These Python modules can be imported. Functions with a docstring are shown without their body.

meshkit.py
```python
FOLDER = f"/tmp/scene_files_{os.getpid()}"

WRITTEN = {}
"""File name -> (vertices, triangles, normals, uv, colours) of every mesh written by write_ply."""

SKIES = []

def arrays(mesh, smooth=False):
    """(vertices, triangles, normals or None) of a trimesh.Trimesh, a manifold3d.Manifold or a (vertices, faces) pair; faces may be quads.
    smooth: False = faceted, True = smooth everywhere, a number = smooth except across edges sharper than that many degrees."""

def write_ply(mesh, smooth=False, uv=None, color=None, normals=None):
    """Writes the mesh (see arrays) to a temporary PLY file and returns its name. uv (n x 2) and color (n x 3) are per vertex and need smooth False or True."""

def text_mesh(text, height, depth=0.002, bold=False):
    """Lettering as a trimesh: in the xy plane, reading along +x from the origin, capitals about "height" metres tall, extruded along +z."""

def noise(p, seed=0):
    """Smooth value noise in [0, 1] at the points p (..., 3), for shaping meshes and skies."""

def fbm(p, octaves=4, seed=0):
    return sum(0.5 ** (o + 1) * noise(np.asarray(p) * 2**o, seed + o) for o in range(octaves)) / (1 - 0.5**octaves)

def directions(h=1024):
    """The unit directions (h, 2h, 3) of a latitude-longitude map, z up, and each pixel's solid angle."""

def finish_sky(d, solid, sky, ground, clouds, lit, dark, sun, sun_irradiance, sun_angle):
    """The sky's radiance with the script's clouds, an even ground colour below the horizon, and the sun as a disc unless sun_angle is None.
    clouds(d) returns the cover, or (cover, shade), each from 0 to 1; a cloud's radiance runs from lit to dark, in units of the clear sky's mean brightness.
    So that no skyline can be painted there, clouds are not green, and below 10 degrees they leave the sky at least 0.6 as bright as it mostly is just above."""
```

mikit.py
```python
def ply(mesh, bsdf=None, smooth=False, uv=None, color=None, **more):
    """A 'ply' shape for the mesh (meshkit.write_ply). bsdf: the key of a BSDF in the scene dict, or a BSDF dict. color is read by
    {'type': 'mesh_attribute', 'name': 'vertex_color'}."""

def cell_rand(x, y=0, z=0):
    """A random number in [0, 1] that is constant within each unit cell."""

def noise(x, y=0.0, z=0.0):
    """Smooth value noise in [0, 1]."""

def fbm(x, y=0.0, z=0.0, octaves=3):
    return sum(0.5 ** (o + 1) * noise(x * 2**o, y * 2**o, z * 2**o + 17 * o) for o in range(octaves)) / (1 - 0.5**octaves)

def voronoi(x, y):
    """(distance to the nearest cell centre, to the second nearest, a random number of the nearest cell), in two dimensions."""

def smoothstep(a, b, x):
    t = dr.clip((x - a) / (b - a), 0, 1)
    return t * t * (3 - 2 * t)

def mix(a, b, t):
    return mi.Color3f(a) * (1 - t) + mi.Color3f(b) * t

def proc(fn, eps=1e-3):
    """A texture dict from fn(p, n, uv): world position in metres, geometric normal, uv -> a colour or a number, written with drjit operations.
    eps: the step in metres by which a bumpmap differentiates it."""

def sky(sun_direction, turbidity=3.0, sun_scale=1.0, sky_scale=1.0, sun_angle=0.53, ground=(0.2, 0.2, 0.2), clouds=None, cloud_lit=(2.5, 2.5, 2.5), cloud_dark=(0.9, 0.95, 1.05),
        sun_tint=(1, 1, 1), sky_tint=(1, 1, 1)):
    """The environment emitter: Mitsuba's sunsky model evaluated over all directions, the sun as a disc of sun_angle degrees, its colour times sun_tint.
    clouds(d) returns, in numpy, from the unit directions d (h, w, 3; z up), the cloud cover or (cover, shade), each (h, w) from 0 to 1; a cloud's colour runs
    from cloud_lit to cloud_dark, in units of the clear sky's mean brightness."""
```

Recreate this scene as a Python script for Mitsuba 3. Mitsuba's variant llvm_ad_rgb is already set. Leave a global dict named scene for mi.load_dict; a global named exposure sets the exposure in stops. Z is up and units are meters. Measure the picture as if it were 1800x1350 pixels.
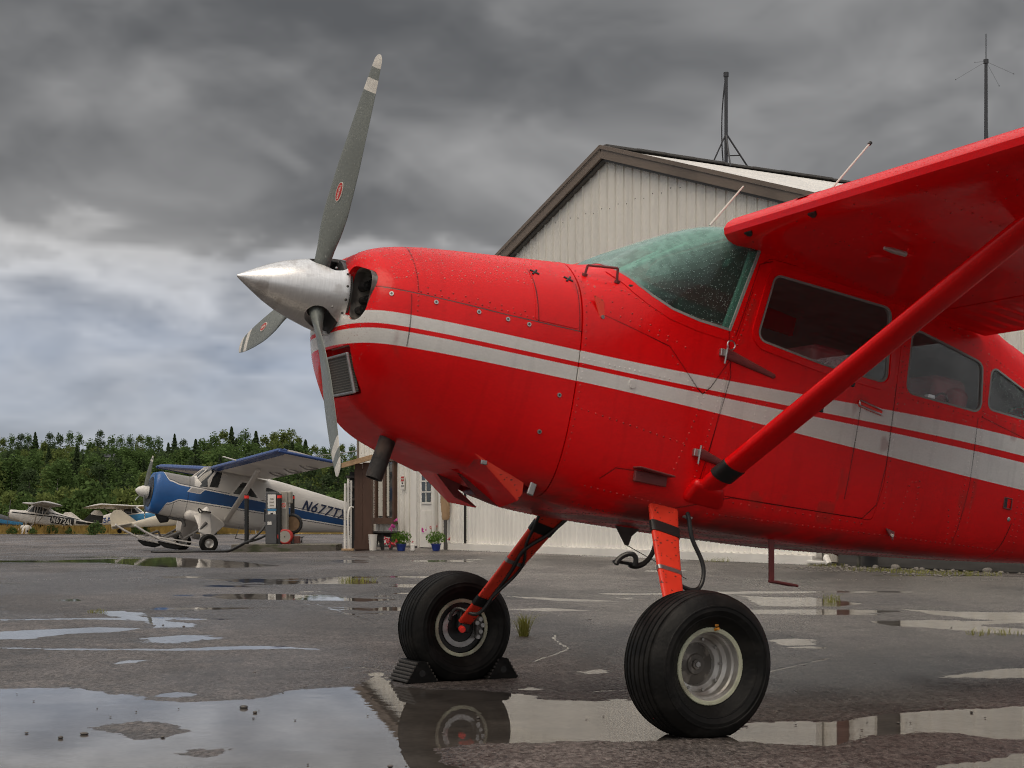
import math, random
import numpy as np, trimesh, mitsuba as mi, drjit as dr, mikit, meshkit
import manifold3d as m3
import shapely, shapely.geometry as sg, shapely.affinity as sa
from scipy.interpolate import PchipInterpolator
from scipy import ndimage
from mikit import noise, fbm, voronoi, smoothstep, mix, cell_rand, proc
T = mi.ScalarTransform4f
scene, labels = {}, {}
rng = np.random.default_rng(7)

# ------------------------------------------------------------------ camera, sky, exposure
EYE = 0.8955
scene['camera'] = {'type': 'perspective', 'fov': 36.87, 'fov_axis': 'x', 'near_clip': 0.1, 'far_clip': 3000.0,
                   'principal_point_offset_y': -0.1689,
                   'to_world': T().look_at(origin=[0, 0, EYE], target=[0, 10, EYE], up=[0, 0, 1])}
exposure = 1.75

def storm(d):
    # a storm deck: long soft billows of dark cloud, a pale rift low down, thinner cloud overhead and behind
    x, y, z = d[..., 0], d[..., 1], d[..., 2]
    el = np.degrees(np.arcsin(np.clip(z, -1, 1))); az = np.degrees(np.arctan2(x, y))
    p = np.stack([x * 2.9, y * 2.9, z * 4.8], -1)
    w = np.stack([meshkit.fbm(p * 1.4 + 3.1, 4, 11), meshkit.fbm(p * 1.4 + 9.7, 4, 23), meshkit.fbm(p * 1.4 + 17.7, 4, 37)], -1) - .5
    q = p + .55 * w
    big = meshkit.fbm(q * 1.15 + 5.3, 6, 31); mid = meshkit.fbm(q * 3.4 + 2.3, 6, 53); fine = meshkit.fbm(q * 11.0 + 1.7, 4, 47)
    puff = 1 - np.abs(2 * meshkit.fbm(q * np.array([4.2, 4.2, 6.5]) + 6.1, 5, 67) - 1) * 2.2
    shade = 0.86 + 0.85 * (big - .5) + 0.50 * (mid - .5) + 0.22 * (fine - .5)
    # the rift: the deck's ragged lower edge, higher to the left, paler lumpy cloud and blue haze under it
    edge = 10.2 - .09 * np.abs(az + 18) + 5.0 * (mid - .5) + 3.5 * (fine - .5) + 2.5 * w[..., 0]
    under = 1 / (1 + np.exp(-(edge - el) / .32))
    rim = np.exp(-((el - edge + 1.0) / 1.1) ** 2) * np.clip(1.1 - .045 * (az + 18), .25, 1)
    lowshade = .73 + .34 * (mid - .5) - .26 * np.clip(puff, 0, 1) + .30 * (fine - .5) - .30 * rim
    shade = shade * (1 - under) + lowshade * under
    shade = np.where(shade > .8, .8 + .24 * np.tanh((shade - .8) / .24), shade)
    shade = 1 - .62 * (1 - shade)
    open_ = np.clip((el - 22) / 26, 0, 1); open_ = open_ * open_ * (3 - 2 * open_)
    back = np.clip(-(y - .1) / .7, 0, 1) * np.clip((el + 2) / 12, 0, 1)
    open_ = np.maximum(open_, .62 * back)
    shade = shade - .74 * open_
    cover = 1 - .50 * under * np.clip((10 - el) / 4, 0, 1) * np.clip(.6 + 2 * (big - .5), 0, 1)
    return cover, np.clip(shade, 0, 1)

scene['sky'] = mikit.sky([-0.30, -0.42, 0.86], turbidity=3, sun_scale=0.28, sun_angle=40, clouds=storm,
                         ground=(0.09, 0.09, 0.09), cloud_lit=(3.8, 3.75, 3.70), cloud_dark=(0.36, 0.375, 0.40), sky_tint=(0.90, 0.97, 1.09))

# ------------------------------------------------------------------ helpers
def cat(*ms):
    ms = [m for m in (ms[0] if len(ms) == 1 and isinstance(ms[0], (list, tuple)) else ms)]
    return trimesh.util.concatenate(ms)

def numbered(key):
    if key not in scene and key not in labels:
        return key
    n = 1
    while f'{key}_{n:03d}' in scene or f'{key}_{n:03d}' in labels:
        n += 1
    return f'{key}_{n:03d}'

def put(key, mesh, mat, smooth=30, uv=None, M=None):
    """one entry of the scene; uv: function of the (local) vertices; M: 4x4 applied to the vertices"""
    key = numbered(key)
    if hasattr(mesh, 'to_mesh'):
        mm = mesh.to_mesh(); mesh = trimesh.Trimesh(mm.vert_properties[:, :3], mm.tri_verts, process=False)
    mesh = trimesh.Trimesh(np.array(mesh.vertices, float), np.array(mesh.faces), process=False)
    if uv is not None:
        if smooth is not True and smooth is not False:
            mesh = trimesh.graph.smooth_shade(mesh, angle=np.radians(smooth), facet_minarea=None)
            mesh = trimesh.Trimesh(np.array(mesh.vertices), np.array(mesh.faces), process=False)
            smooth = True
        tuv = uv(np.array(mesh.vertices))
    else:
        tuv = None
    if M is not None:
        mesh.apply_transform(M)
    scene[key] = mikit.ply(mesh, mat, smooth=smooth, uv=tuv)
    return key

def thing(key, label, cat_, group=None, kind=None):
    key = numbered(key)
    labels[key] = {'label': label, 'category': cat_}
    if group: labels[key]['group'] = group
    if kind: labels[key]['kind'] = kind
    return key

def tag(key, label, cat_=None, group=None, kind=None):
    d = labels.setdefault(key, {})
    d['label'] = label
    if cat_: d['category'] = cat_
    if group: d['group'] = group
    if kind: d['kind'] = kind
    return key

def structure(key, mesh, mat, **kw):
    k = put(key, mesh, mat, **kw); labels[k] = {'kind': 'structure', 'label': key.replace('_', ' ')}
    return k

def box(size, c=(0, 0, 0), R=None):
    m = trimesh.creation.box(size)
    if R is not None: m.apply_transform(R)
    m.apply_translation(c)
    return m

def rbox(size, c=(0, 0, 0), r=0.01, R=None, seg=3):
    sx, sy, sz = [max(s / 2 - r, 1e-4) for s in size]
    b = m3.Manifold.hull_points(np.vstack([trimesh.creation.icosphere(subdivisions=1, radius=r).vertices + [a, e, g]
                                           for a in (-sx, sx) for e in (-sy, sy) for g in (-sz, sz)]))
    mm = b.to_mesh(); m = trimesh.Trimesh(mm.vert_properties[:, :3], mm.tri_verts, process=False)
    if R is not None: m.apply_transform(R)
    m.apply_translation(c)
    return m

def cyl(p0, p1, r, sides=16, r1=None):
    """capped (tapered) cylinder between two points"""
    p0, p1 = np.asarray(p0, float), np.asarray(p1, float)
    r1 = r if r1 is None else r1
    t = (p1 - p0); L = np.linalg.norm(t); t = t / L
    a = np.cross(t, [0, 0, 1.0] if abs(t[2]) < 0.9 else [1.0, 0, 0]); a /= np.linalg.norm(a); b = np.cross(t, a)
    an = np.arange(sides) * 2 * np.pi / sides
    ring = np.cos(an)[:, None] * a + np.sin(an)[:, None] * b
    v = np.vstack([p0 + ring * r, p1 + ring * r1, [p0], [p1]])
    i = np.arange(sides); j = (i + 1) % sides
    f = np.vstack([np.c_[i, j, j + sides], np.c_[i, j + sides, i + sides], np.c_[j, i, i * 0 + 2 * sides], np.c_[i + sides, j + sides, i * 0 + 2 * sides + 1]])
    return trimesh.Trimesh(v, f, process=False)

def tube(pts, r, sides=8, n=None):
    """smooth tube along points (Catmull-Rom), r a number or one radius per point"""
    pts = np.asarray(pts, float)
    k = np.arange(len(pts)); n = n or max(2, 6 * (len(pts) - 1) + 1)
    from scipy.interpolate import CubicSpline
    if len(pts) > 2:
        tt = np.r_[0, np.cumsum(np.linalg.norm(np.diff(pts, axis=0), axis=1))]
        t = np.linspace(0, tt[-1], n); p = CubicSpline(tt, pts)(t)
        rr = np.interp(t, tt, np.broadcast_to(r, len(pts)))
    else:
        p = pts; rr = np.broadcast_to(r, 2)
    d = np.gradient(p, axis=0); d /= np.linalg.norm(d, axis=1, keepdims=True)
    a = np.cross(d[0], [0, 0, 1.0] if abs(d[0][2]) < 0.9 else [1.0, 0, 0]); a /= np.linalg.norm(a)
    A = [a]
    for q in d[1:]:
        a = A[-1] - q * (A[-1] @ q); A.append(a / np.linalg.norm(a))
    A = np.array(A); B = np.cross(d, A)
    an = np.arange(sides) * 2 * np.pi / sides
    v = p[:, None] + rr[:, None, None] * (np.cos(an)[None, :, None] * A[:, None] + np.sin(an)[None, :, None] * B[:, None])
    N = len(p)
    i, j = np.meshgrid(np.arange(N - 1), np.arange(sides), indexing='ij')
    q = np.stack([i * sides + j, i * sides + (j + 1) % sides, (i + 1) * sides + (j + 1) % sides, (i + 1) * sides + j], -1).reshape(-1, 4)
    f = np.vstack([q[:, [0, 1, 2]], q[:, [0, 2, 3]]])
    c = N * sides
    jj = np.arange(sides); j2 = (jj + 1) % sides
    f = np.vstack([f, np.c_[j2, jj, jj * 0 + c], np.c_[jj + (N - 1) * sides, j2 + (N - 1) * sides, jj * 0 + c + 1]])
    return trimesh.Trimesh(np.vstack([v.reshape(-1, 3), p[:1], p[-1:]]), f, process=False)

def lathe(profile, sides=64, axis='z', closed=False):
    """profile: (r, h) list; revolve about the axis"""
    pr = np.asarray(profile, float)
    an = np.arange(sides) * 2 * np.pi / sides
    v = np.stack([pr[:, None, 0] * np.cos(an), pr[:, None, 0] * np.sin(an), np.broadcast_to(pr[:, None, 1], (len(pr), sides))], -1).reshape(-1, 3)
    n = len(pr); rows = n if closed else n - 1
    i, j = np.meshgrid(np.arange(rows), np.arange(sides), indexing='ij')
    i2 = (i + 1) % n; j2 = (j + 1) % sides
    q = np.stack([i * sides + j, i * sides + j2, i2 * sides + j2, i2 * sides + j], -1).reshape(-1, 4)
    m = trimesh.Trimesh(v, np.vstack([q[:, [0, 1, 2]], q[:, [0, 2, 3]]]), process=False)
    m.merge_vertices(); m.update_faces(m.nondegenerate_faces()); m.fix_normals()
    if axis == 'x': m.apply_transform([[0, 0, 1, 0], [1, 0, 0, 0], [0, 1, 0, 0], [0, 0, 0, 1]])
    if axis == 'y': m.apply_transform([[0, 1, 0, 0], [0, 0, 1, 0], [1, 0, 0, 0], [0, 0, 0, 1]])
    return m

def loft(rings, cap=True, close=True):
    """rings: list of equally long closed loops (n,3)"""
    R = np.asarray(rings, float); N, n = R.shape[:2]
    i, j = np.meshgrid(np.arange(N - 1), np.arange(n if close else n - 1), indexing='ij'); j2 = (j + 1) % n
    q = np.stack([i * n + j, i * n + j2, (i + 1) * n + j2, (i + 1) * n + j], -1).reshape(-1, 4)
    f = [q[:, [0, 1, 2]], q[:, [0, 2, 3]]]; v = [R.reshape(-1, 3)]
    if cap:
        k = N * n; jj = np.arange(n); j2 = (jj + 1) % n
        v += [R[0].mean(0)[None], R[-1].mean(0)[None]]
        f += [np.c_[j2, jj, jj * 0 + k], np.c_[jj + (N - 1) * n, j2 + (N - 1) * n, jj * 0 + k + 1]]
    m = trimesh.Trimesh(np.vstack(v), np.vstack(f), process=False)
    if cap and m.volume < 0: m.invert()
    return m

def mani(m):
    m = trimesh.Trimesh(m.vertices, m.faces, process=False)
    if m.volume < 0: m.invert()
    r = m3.Manifold(m3.Mesh(np.asarray(m.vertices, np.float32), np.asarray(m.faces, np.uint32)))
    assert r.status() == m3.Error.NoError, r.status()
    return r

def tri(m):
    mm = m.to_mesh(); return trimesh.Trimesh(mm.vert_properties[:, :3], mm.tri_verts, process=False)

def prism(poly, y0, y1):
    """a shapely polygon in (x, z) as a solid from y0 to y1"""
    m = trimesh.creation.extrude_polygon(poly, y1 - y0, engine='earcut')
    v = m.vertices.copy(); m.vertices = np.c_[v[:, 0], y1 - v[:, 2], v[:, 1]]
    if m.volume < 0: m.invert()
    return m

def rpoly(pts, r):
    p = sg.Polygon(pts)
    return p.buffer(-r, join_style='mitre').buffer(r, quad_segs=6)

def rotm(axis, deg, at=(0, 0, 0)):
    return trimesh.transformations.rotation_matrix(np.radians(deg), axis, at)

def mat4(X, Y, Z, O):
    M = np.eye(4); M[:3, 0], M[:3, 1], M[:3, 2], M[:3, 3] = X, Y, Z, O
    return M

# ------------------------------------------------------------------ materials
def rgb(c): return {'type': 'rgb', 'value': list(map(float, c))}
def principled(key, color, rough=0.5, bump=None, scale=1.0, two=True, **kw):
    b = {'type': 'principled', 'base_color': color if isinstance(color, dict) else rgb(color), 'roughness': rough, **kw}
    if bump is not None: b = {'type': 'bumpmap', 'texture': bump, 'scale': scale, 'bsdf': b}
    scene[key] = {'type': 'twosided', 'bsdf': b} if two else b
    return key
def speck(c, amount=0.12, freq=9.0):
    return proc(lambda p, n, uv: mi.Color3f(*c) * (1 - amount + 2 * amount * fbm(p.x * freq, p.y * freq, p.z * freq)))
def grime(c, d, freq=2.0, lo=0.5, hi=0.75, amount=0.7):
    return proc(lambda p, n, uv: mix(c, d, amount * smoothstep(lo, hi, fbm(p.x * freq, p.y * freq, p.z * freq * 0.6, 4))))
RED = (0.68, 0.0025, 0.004)
STRIPE = (0.62, 0.60, 0.575)
def seg_d(u, v, a, b):
    ax, ay = a; bx, by = b
    dx, dy = bx - ax, by - ay
    t = dr.clip(((u - ax) * dx + (v - ay) * dy) / (dx * dx + dy * dy), 0, 1)
    return dr.sqrt(dr.square(u - ax - t * dx) + dr.square(v - ay - t * dy))
SEAMS = [[(0.47, .016), (.80, .006), (1.05, -.002), (1.415, -.004)], [(.655, .27), (.66, .02)], [(.63, .0), (.64, -.22)],
         [(1.19, .25), (1.205, -.002)], [(1.40, .22), (1.405, .0)],
         [(1.50, .10), (1.86, .02), (2.03, -.14), (2.06, -.16), (2.10, -.12), (2.20, .05)],
         [(2.20, -.05), (2.10, -.62)], [(2.16, .15), (2.20, -.05)],
         [(2.20, .14), (2.29, .50), (2.36, .53)], [(3.172, .10), (3.172, -.30), (3.15, -.50), (3.08, -.575), (2.95, -.58), (2.30, -.60)],
         [(2.0, -.70), (2.3, -.60)], [(3.735, .04), (3.735, -.30), (3.70, -.60)], [(3.76, .05), (4.4, -.05)], [(4.03, -.64), (4.08, -.45)],
         [(2.95, -.50), (2.97, -.04)], [(1.62, -.62), (1.68, -.565), (1.78, -.56)]]
def livery(p, n, uv):
    u, v = uv.x, uv.y
    k = smoothstep(1.42, 4.1, u)
    a0 = -.089 + .082 * k; a1 = -.142 + .05 * k; b0 = -.162 + .035 * k; b1 = -.224 - .042 * k
    e = .0018
    s = smoothstep(a1 - e, a1 + e, v) * (1 - smoothstep(a0 - e, a0 + e, v)) + smoothstep(b1 - e, b1 + e, v) * (1 - smoothstep(b0 - e, b0 + e, v))
    f = fbm(p.x * 3.1, p.y * 3.1, p.z * 3.1, 4)
    g = noise(p.x * 160, p.y * 160, p.z * 160)
    c = mix(mi.Color3f(*RED) * (0.82 + 0.36 * f), mi.Color3f(*STRIPE) * (0.88 + 0.22 * f), s)
    d = mi.Float(1.0)
    for line in SEAMS:
        for q, r in zip(line[:-1], line[1:]):
            d = dr.minimum(d, seg_d(u, v, q, r))
    c = c * (1 - (.35 + .6 * noise(p.x * 9, p.y * 9, p.z * 9)) * (1 - smoothstep(.0014, .0040, d)))
    c = c * (1 - .10 * (1 - smoothstep(.004, .020, d)) * fbm(p.x * 12, p.y * 12, p.z * 12))
    run = fbm(u * 26, v * 2.2, 3.0, 3)
    c = c * (1 - .06 * smoothstep(.55, .75, run))
    c = mix(c, (0.20, 0.03, 0.02), .35 * smoothstep(.62, .74, fbm(u * 7, v * 5, 9.0, 4)) * smoothstep(.006, .03, .07 - dr.minimum(d, .07)))
    # exhaust and road dirt on the belly, chips on the cowl lip
    dirt = smoothstep(-.60, -.74, v) * smoothstep(.30, .62, fbm(p.x * 5, p.y * 5, p.z * 9, 4)) * smoothstep(.9, 1.5, u)
    c = mix(c, (0.10, 0.035, 0.03), dirt * 0.75)
    chip = smoothstep(.78, .84, noise(p.x * 170, p.y * 170, p.z * 170)) * (1 - smoothstep(.46, .53, u))
    c = mix(c, (0.45, 0.30, 0.28), chip * 0.8)
    return c * (0.95 + 0.1 * g)
def drops(p, n, uv):
    f1, f2, w = voronoi(p.x * 70 + p.z * 31, p.y * 70 + p.z * 47)
    d = dr.maximum(0, 1 - f1 * (1.9 + 1.6 * w)) * smoothstep(.35, .8, w)
    up = 0.25 + 0.75 * smoothstep(0.25, 0.85, n.z)
    return d * up * .0016 + 0.0045 * fbm(p.x * 3.1, p.y * 3.1, p.z * 3.1, 2) + .0006 * fbm(p.x * 30, p.y * 30, p.z * 30)
def wet_rough(p, n, uv):
    return 0.20 + 0.22 * fbm(p.x * 6, p.y * 6, p.z * 6, 3)
principled('mat_livery', proc(livery), proc(wet_rough), bump=proc(drops, 2e-3), specular=0.24, clearcoat=0.18, clearcoat_gloss=0.92)
def rivet_col(p, n, uv):
    u, v = uv.x, uv.y
    k = smoothstep(1.42, 4.1, u)
    a0 = -.089 + .082 * k; a1 = -.142 + .05 * k; b0 = -.162 + .035 * k; b1 = -.224 - .042 * k
    s = smoothstep(a1 - .002, a1 + .002, v) * (1 - smoothstep(a0 - .002, a0 + .002, v)) + smoothstep(b1 - .002, b1 + .002, v) * (1 - smoothstep(b0 - .002, b0 + .002, v))
    r = noise(p.x * 70, p.y * 70, p.z * 70)
    c = mix(mix((0.60, 0.035, 0.03), (0.30, 0.006, 0.006), smoothstep(.4, .7, r)), (0.68, 0.66, 0.64), s)
    return mix(c, (0.06, 0.02, 0.02), smoothstep(-.66, -.72, v) * .85)
principled('mat_rivet', proc(rivet_col), 0.3, specular=0.5)
principled('mat_red', proc(lambda p, n, uv: mi.Color3f(*RED) * (0.80 + 0.4 * fbm(p.x * 3, p.y * 3, p.z * 3, 4)) * (0.94 + 0.12 * noise(p.x * 150, p.y * 150, p.z * 150))), proc(lambda p, n, uv: .08 + .20 * fbm(p.x * 5, p.y * 5, p.z * 5, 3)), bump=proc(drops, 2e-3), specular=0.24, clearcoat=0.18, clearcoat_gloss=0.92)
def leg_col(p, n, uv):
    c = mi.Color3f(0.68, 0.042, 0.02) * (0.85 + 0.3 * fbm(p.x * 12, p.y * 12, p.z * 12))
    return mix(c, (0.03, 0.02, 0.02), smoothstep(.80, .86, noise(p.x * 90, p.y * 90, p.z * 90)) * .8)
principled('mat_leg_red', proc(leg_col), 0.35, specular=0.5)
principled('mat_oxide_red', speck((0.16, 0.03, 0.03), .3, 20), 0.55)
def spin_col(p, n, uv):
    f = fbm(p.x * 9, p.y * 9, p.z * 9, 4); s = noise(uv.x * 320, uv.y * 5)
    c = mi.Color3f(0.80, 0.785, 0.77) * (0.80 + 0.25 * f) * (0.92 + 0.14 * s)
    return mix(c, (0.33, 0.29, 0.26), smoothstep(.54, .70, fbm(p.x * 16, p.y * 16, p.z * 16, 4)) * .45)
principled('mat_spinner', proc(spin_col), proc(lambda p, n, uv: 0.20 + 0.20 * fbm(p.x * 14, p.y * 14, p.z * 14)), metallic=0.9, specular=0.5,
           bump=proc(lambda p, n, uv: 0.0011 * fbm(p.x * 24, p.y * 24, p.z * 24, 3)))
principled('mat_steel', speck((0.42, 0.41, 0.40), .2, 60), 0.35, metallic=0.9)
principled('mat_chrome', (0.62, 0.60, 0.60), 0.18, metallic=1.0)
principled('mat_dark_metal', speck((0.10, 0.095, 0.09), .35, 30), 0.5, metallic=0.5)
principled('mat_baffle', grime((0.30, 0.28, 0.25), (0.07, 0.06, 0.055), 16, .42, .62, .9), 0.45, metallic=0.4)
principled('mat_exhaust', grime((0.055, 0.05, 0.047), (0.15, 0.10, 0.075), 14, .45, .7), 0.55, metallic=0.6, bump=proc(lambda p, n, uv: .002 * fbm(p.x * 60, p.y * 60, p.z * 60)))
def blade_col(p, n, uv):   # uv.x = distance from the tip
    t = uv.x + 0.004 * (noise(p.x * 40, p.y * 40, p.z * 40) - .5)
    e = .0012
    w = (1 - smoothstep(.056 - e, .056 + e, t)) + smoothstep(.104 - e, .104 + e, t) * (1 - smoothstep(.158 - e, .158 + e, t))
    g = mi.Color3f(0.15, 0.162, 0.15) * (0.82 + 0.34 * fbm(p.x * 10, p.y * 10, p.z * 10, 4))
    nick = smoothstep(.88, .92, noise(p.x * 130, p.y * 130, p.z * 130))
    c = mix(mix(g, (0.40, 0.40, 0.38), nick * .7), mi.Color3f(0.58, 0.55, 0.50) * (.8 + .3 * fbm(p.x * 25, p.y * 25, p.z * 25)), w)
    return c
principled('mat_blade', proc(blade_col), 0.42, specular=0.45, bump=proc(lambda p, n, uv: .0005 * fbm(p.x * 70, p.y * 70, p.z * 70)))
principled('mat_decal_red', (0.42, 0.03, 0.025), 0.4)
principled('mat_decal_white', (0.62, 0.58, 0.52), 0.45)
def rub(p, n, uv):
    f = fbm(p.x * 14, p.y * 14, p.z * 14, 4)
    return mix((0.0045, 0.0044, 0.0042), (0.013, 0.012, 0.011), smoothstep(.42, .75, f))
principled('mat_rubber', proc(rub), 0.58, specular=0.22, bump=proc(lambda p, n, uv: .0014 * fbm(p.x * 90, p.y * 90, p.z * 90)))
principled('mat_rubber_worn', speck((0.045, 0.041, 0.037), .3, 25), 0.60, specular=0.4)
principled('mat_black', (0.012, 0.012, 0.012), 0.45)
principled('mat_hose', (0.018, 0.018, 0.018), 0.38)
principled('mat_rim', grime((0.47, 0.46, 0.44), (0.18, 0.16, 0.14), 11, .42, .72, .8), 0.38, metallic=0.55)
principled('mat_rim_edge', grime((0.44, 0.45, 0.33), (0.22, 0.20, 0.15), 16, .45, .75), 0.45)
principled('mat_hub', grime((0.11, 0.10, 0.09), (0.30, 0.27, 0.24), 30, .5, .7), 0.45, metallic=0.5)
principled('mat_orange', (0.62, 0.25, 0.03), 0.5)
principled('mat_bright_red', (0.75, 0.03, 0.02), 0.4)
principled('mat_mesh_screen', proc(lambda p, n, uv: mi.Color3f(0.16, 0.145, 0.12) * (0.45 + 0.75 * smoothstep(.2, .5, dr.abs(uv.y * 95 - dr.floor(uv.y * 95) - .5)))), 0.5, metallic=.4,
           bump=proc(lambda p, n, uv: .003 * dr.abs(uv.y * 95 - dr.floor(uv.y * 95) - .5)))
principled('mat_lining', speck((0.20, 0.19, 0.18), .25, 12), 0.8)
principled('mat_lining_light', speck((0.20, 0.20, 0.19), .15, 12), 0.75)
principled('mat_seat', grime((0.34, 0.09, 0.10), (0.22, 0.05, 0.06), 10), 0.40)
principled('mat_dash', (0.014, 0.016, 0.016), 0.6)
scene['mat_pane'] = {'type': 'thindielectric', 'int_ior': 1.5, 'specular_transmittance': rgb((0.86, 0.87, 0.87))}
scene['mat_tint_pane'] = {'type': 'thindielectric', 'int_ior': 1.5, 'specular_transmittance': rgb((0.46, 0.80, 0.71))}
def film(p, n, uv):   # rain runs on green tinted plastic; milky sky sheen painted where it faces up
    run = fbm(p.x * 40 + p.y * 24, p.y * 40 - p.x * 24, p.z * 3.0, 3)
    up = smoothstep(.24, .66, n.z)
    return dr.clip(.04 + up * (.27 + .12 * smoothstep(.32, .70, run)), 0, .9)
scene['mat_sheen_film'] = {'type': 'twosided', 'bsdf': {'type': 'principled', 'base_color': rgb((0.36, 0.64, 0.56)), 'roughness': 0.25, 'specular': 0.6}}  # diffuse teal: the painted sky sheen together with the rain film
scene['mat_windscreen'] = {'type': 'blendbsdf', 'weight': proc(film), 'a': {'type': 'ref', 'id': 'mat_tint_pane'}, 'b': {'type': 'ref', 'id': 'mat_sheen_film'}}
scene['mat_bead'] = {'type': 'twosided', 'bsdf': {'type': 'principled', 'base_color': rgb((0.55, 0.09, 0.075)), 'roughness': 0.12, 'specular': 0.9}}
scene['mat_glass_bead'] = {'type': 'twosided', 'bsdf': {'type': 'principled', 'base_color': rgb((0.30, 0.42, 0.40)), 'roughness': 0.15, 'specular': 0.9}}
# ------------------------------------------------------------------ the red airplane: local frame, x aft, y to port (towards the camera), z up, origin at the spinner's tip
FX, FY, FZ = (0.88017998, 0.4489114, -0.15414848), (0.45434183, -0.89082742, 0.0), (0.13731969, 0.0700361, 0.98804769)
FO = (-1.17863242, 6.57924509, 1.9161823)
A = mat4(FX, FY, FZ, FO)
A[:3, 1] = A[:3, 1] / np.linalg.norm(A[:3, 1])
def world(l): return A[:3, :3] @ np.asarray(l, float) + A[:3, 3]
def local(w): return np.linalg.solve(A[:3, :3], np.asarray(w, float) - A[:3, 3])
PL = thing('red_airplane', 'large red single engine airplane with two pale stripes standing in the foreground', 'airplane')
def part(name, mesh, mat, smooth=30, uv=None, parent=PL):
    return put(parent + '__' + name, mesh, mat, smooth, uv=uv, M=A)
XZ = lambda v: v[:, [0, 2]]

def bspline_ring(ctrl, n=96):
    """closed quadratic B-spline through mirrored half control points (y, z) listed from the bottom centre to the top centre"""
    h = np.asarray(ctrl, float); full = np.vstack([h, h[::-1] * [-1, 1]])
    k = len(full); t = np.arange(n) / n * k
    i = np.floor(t).astype(int); u = (t - i)[:, None]
    a, b, c = full[(i - 1) % k], full[i % k], full[(i + 1) % k]
    return 0.5 * ((1 - u) ** 2 * a + (1 + 2 * u - 2 * u * u) * b + u * u * c)

def body(st, xs, inset=0.0, n=120):
    """st: rows x, zb, zt, wb, w, wt, lo, hi -> loft; inset moves the skin inwards"""
    st = np.asarray(st, float)
    I = [PchipInterpolator(st[:, 0], st[:, k]) for k in range(1, 8)]
    rings = []
    for x in xs:
        zb, zt, wb, w, wt, lo, hi = [float(f(x)) for f in I]
        zb += inset; zt -= inset; wb -= inset; w -= inset; wt -= inset
        c = bspline_ring([(.45 * wb, zb), (wb, zb), (w, zb + lo), (w, zt - hi), (wt, zt), (.45 * wt, zt)], n)
        rings.append(np.c_[np.full(n, x), c])
    return loft(rings)

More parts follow.
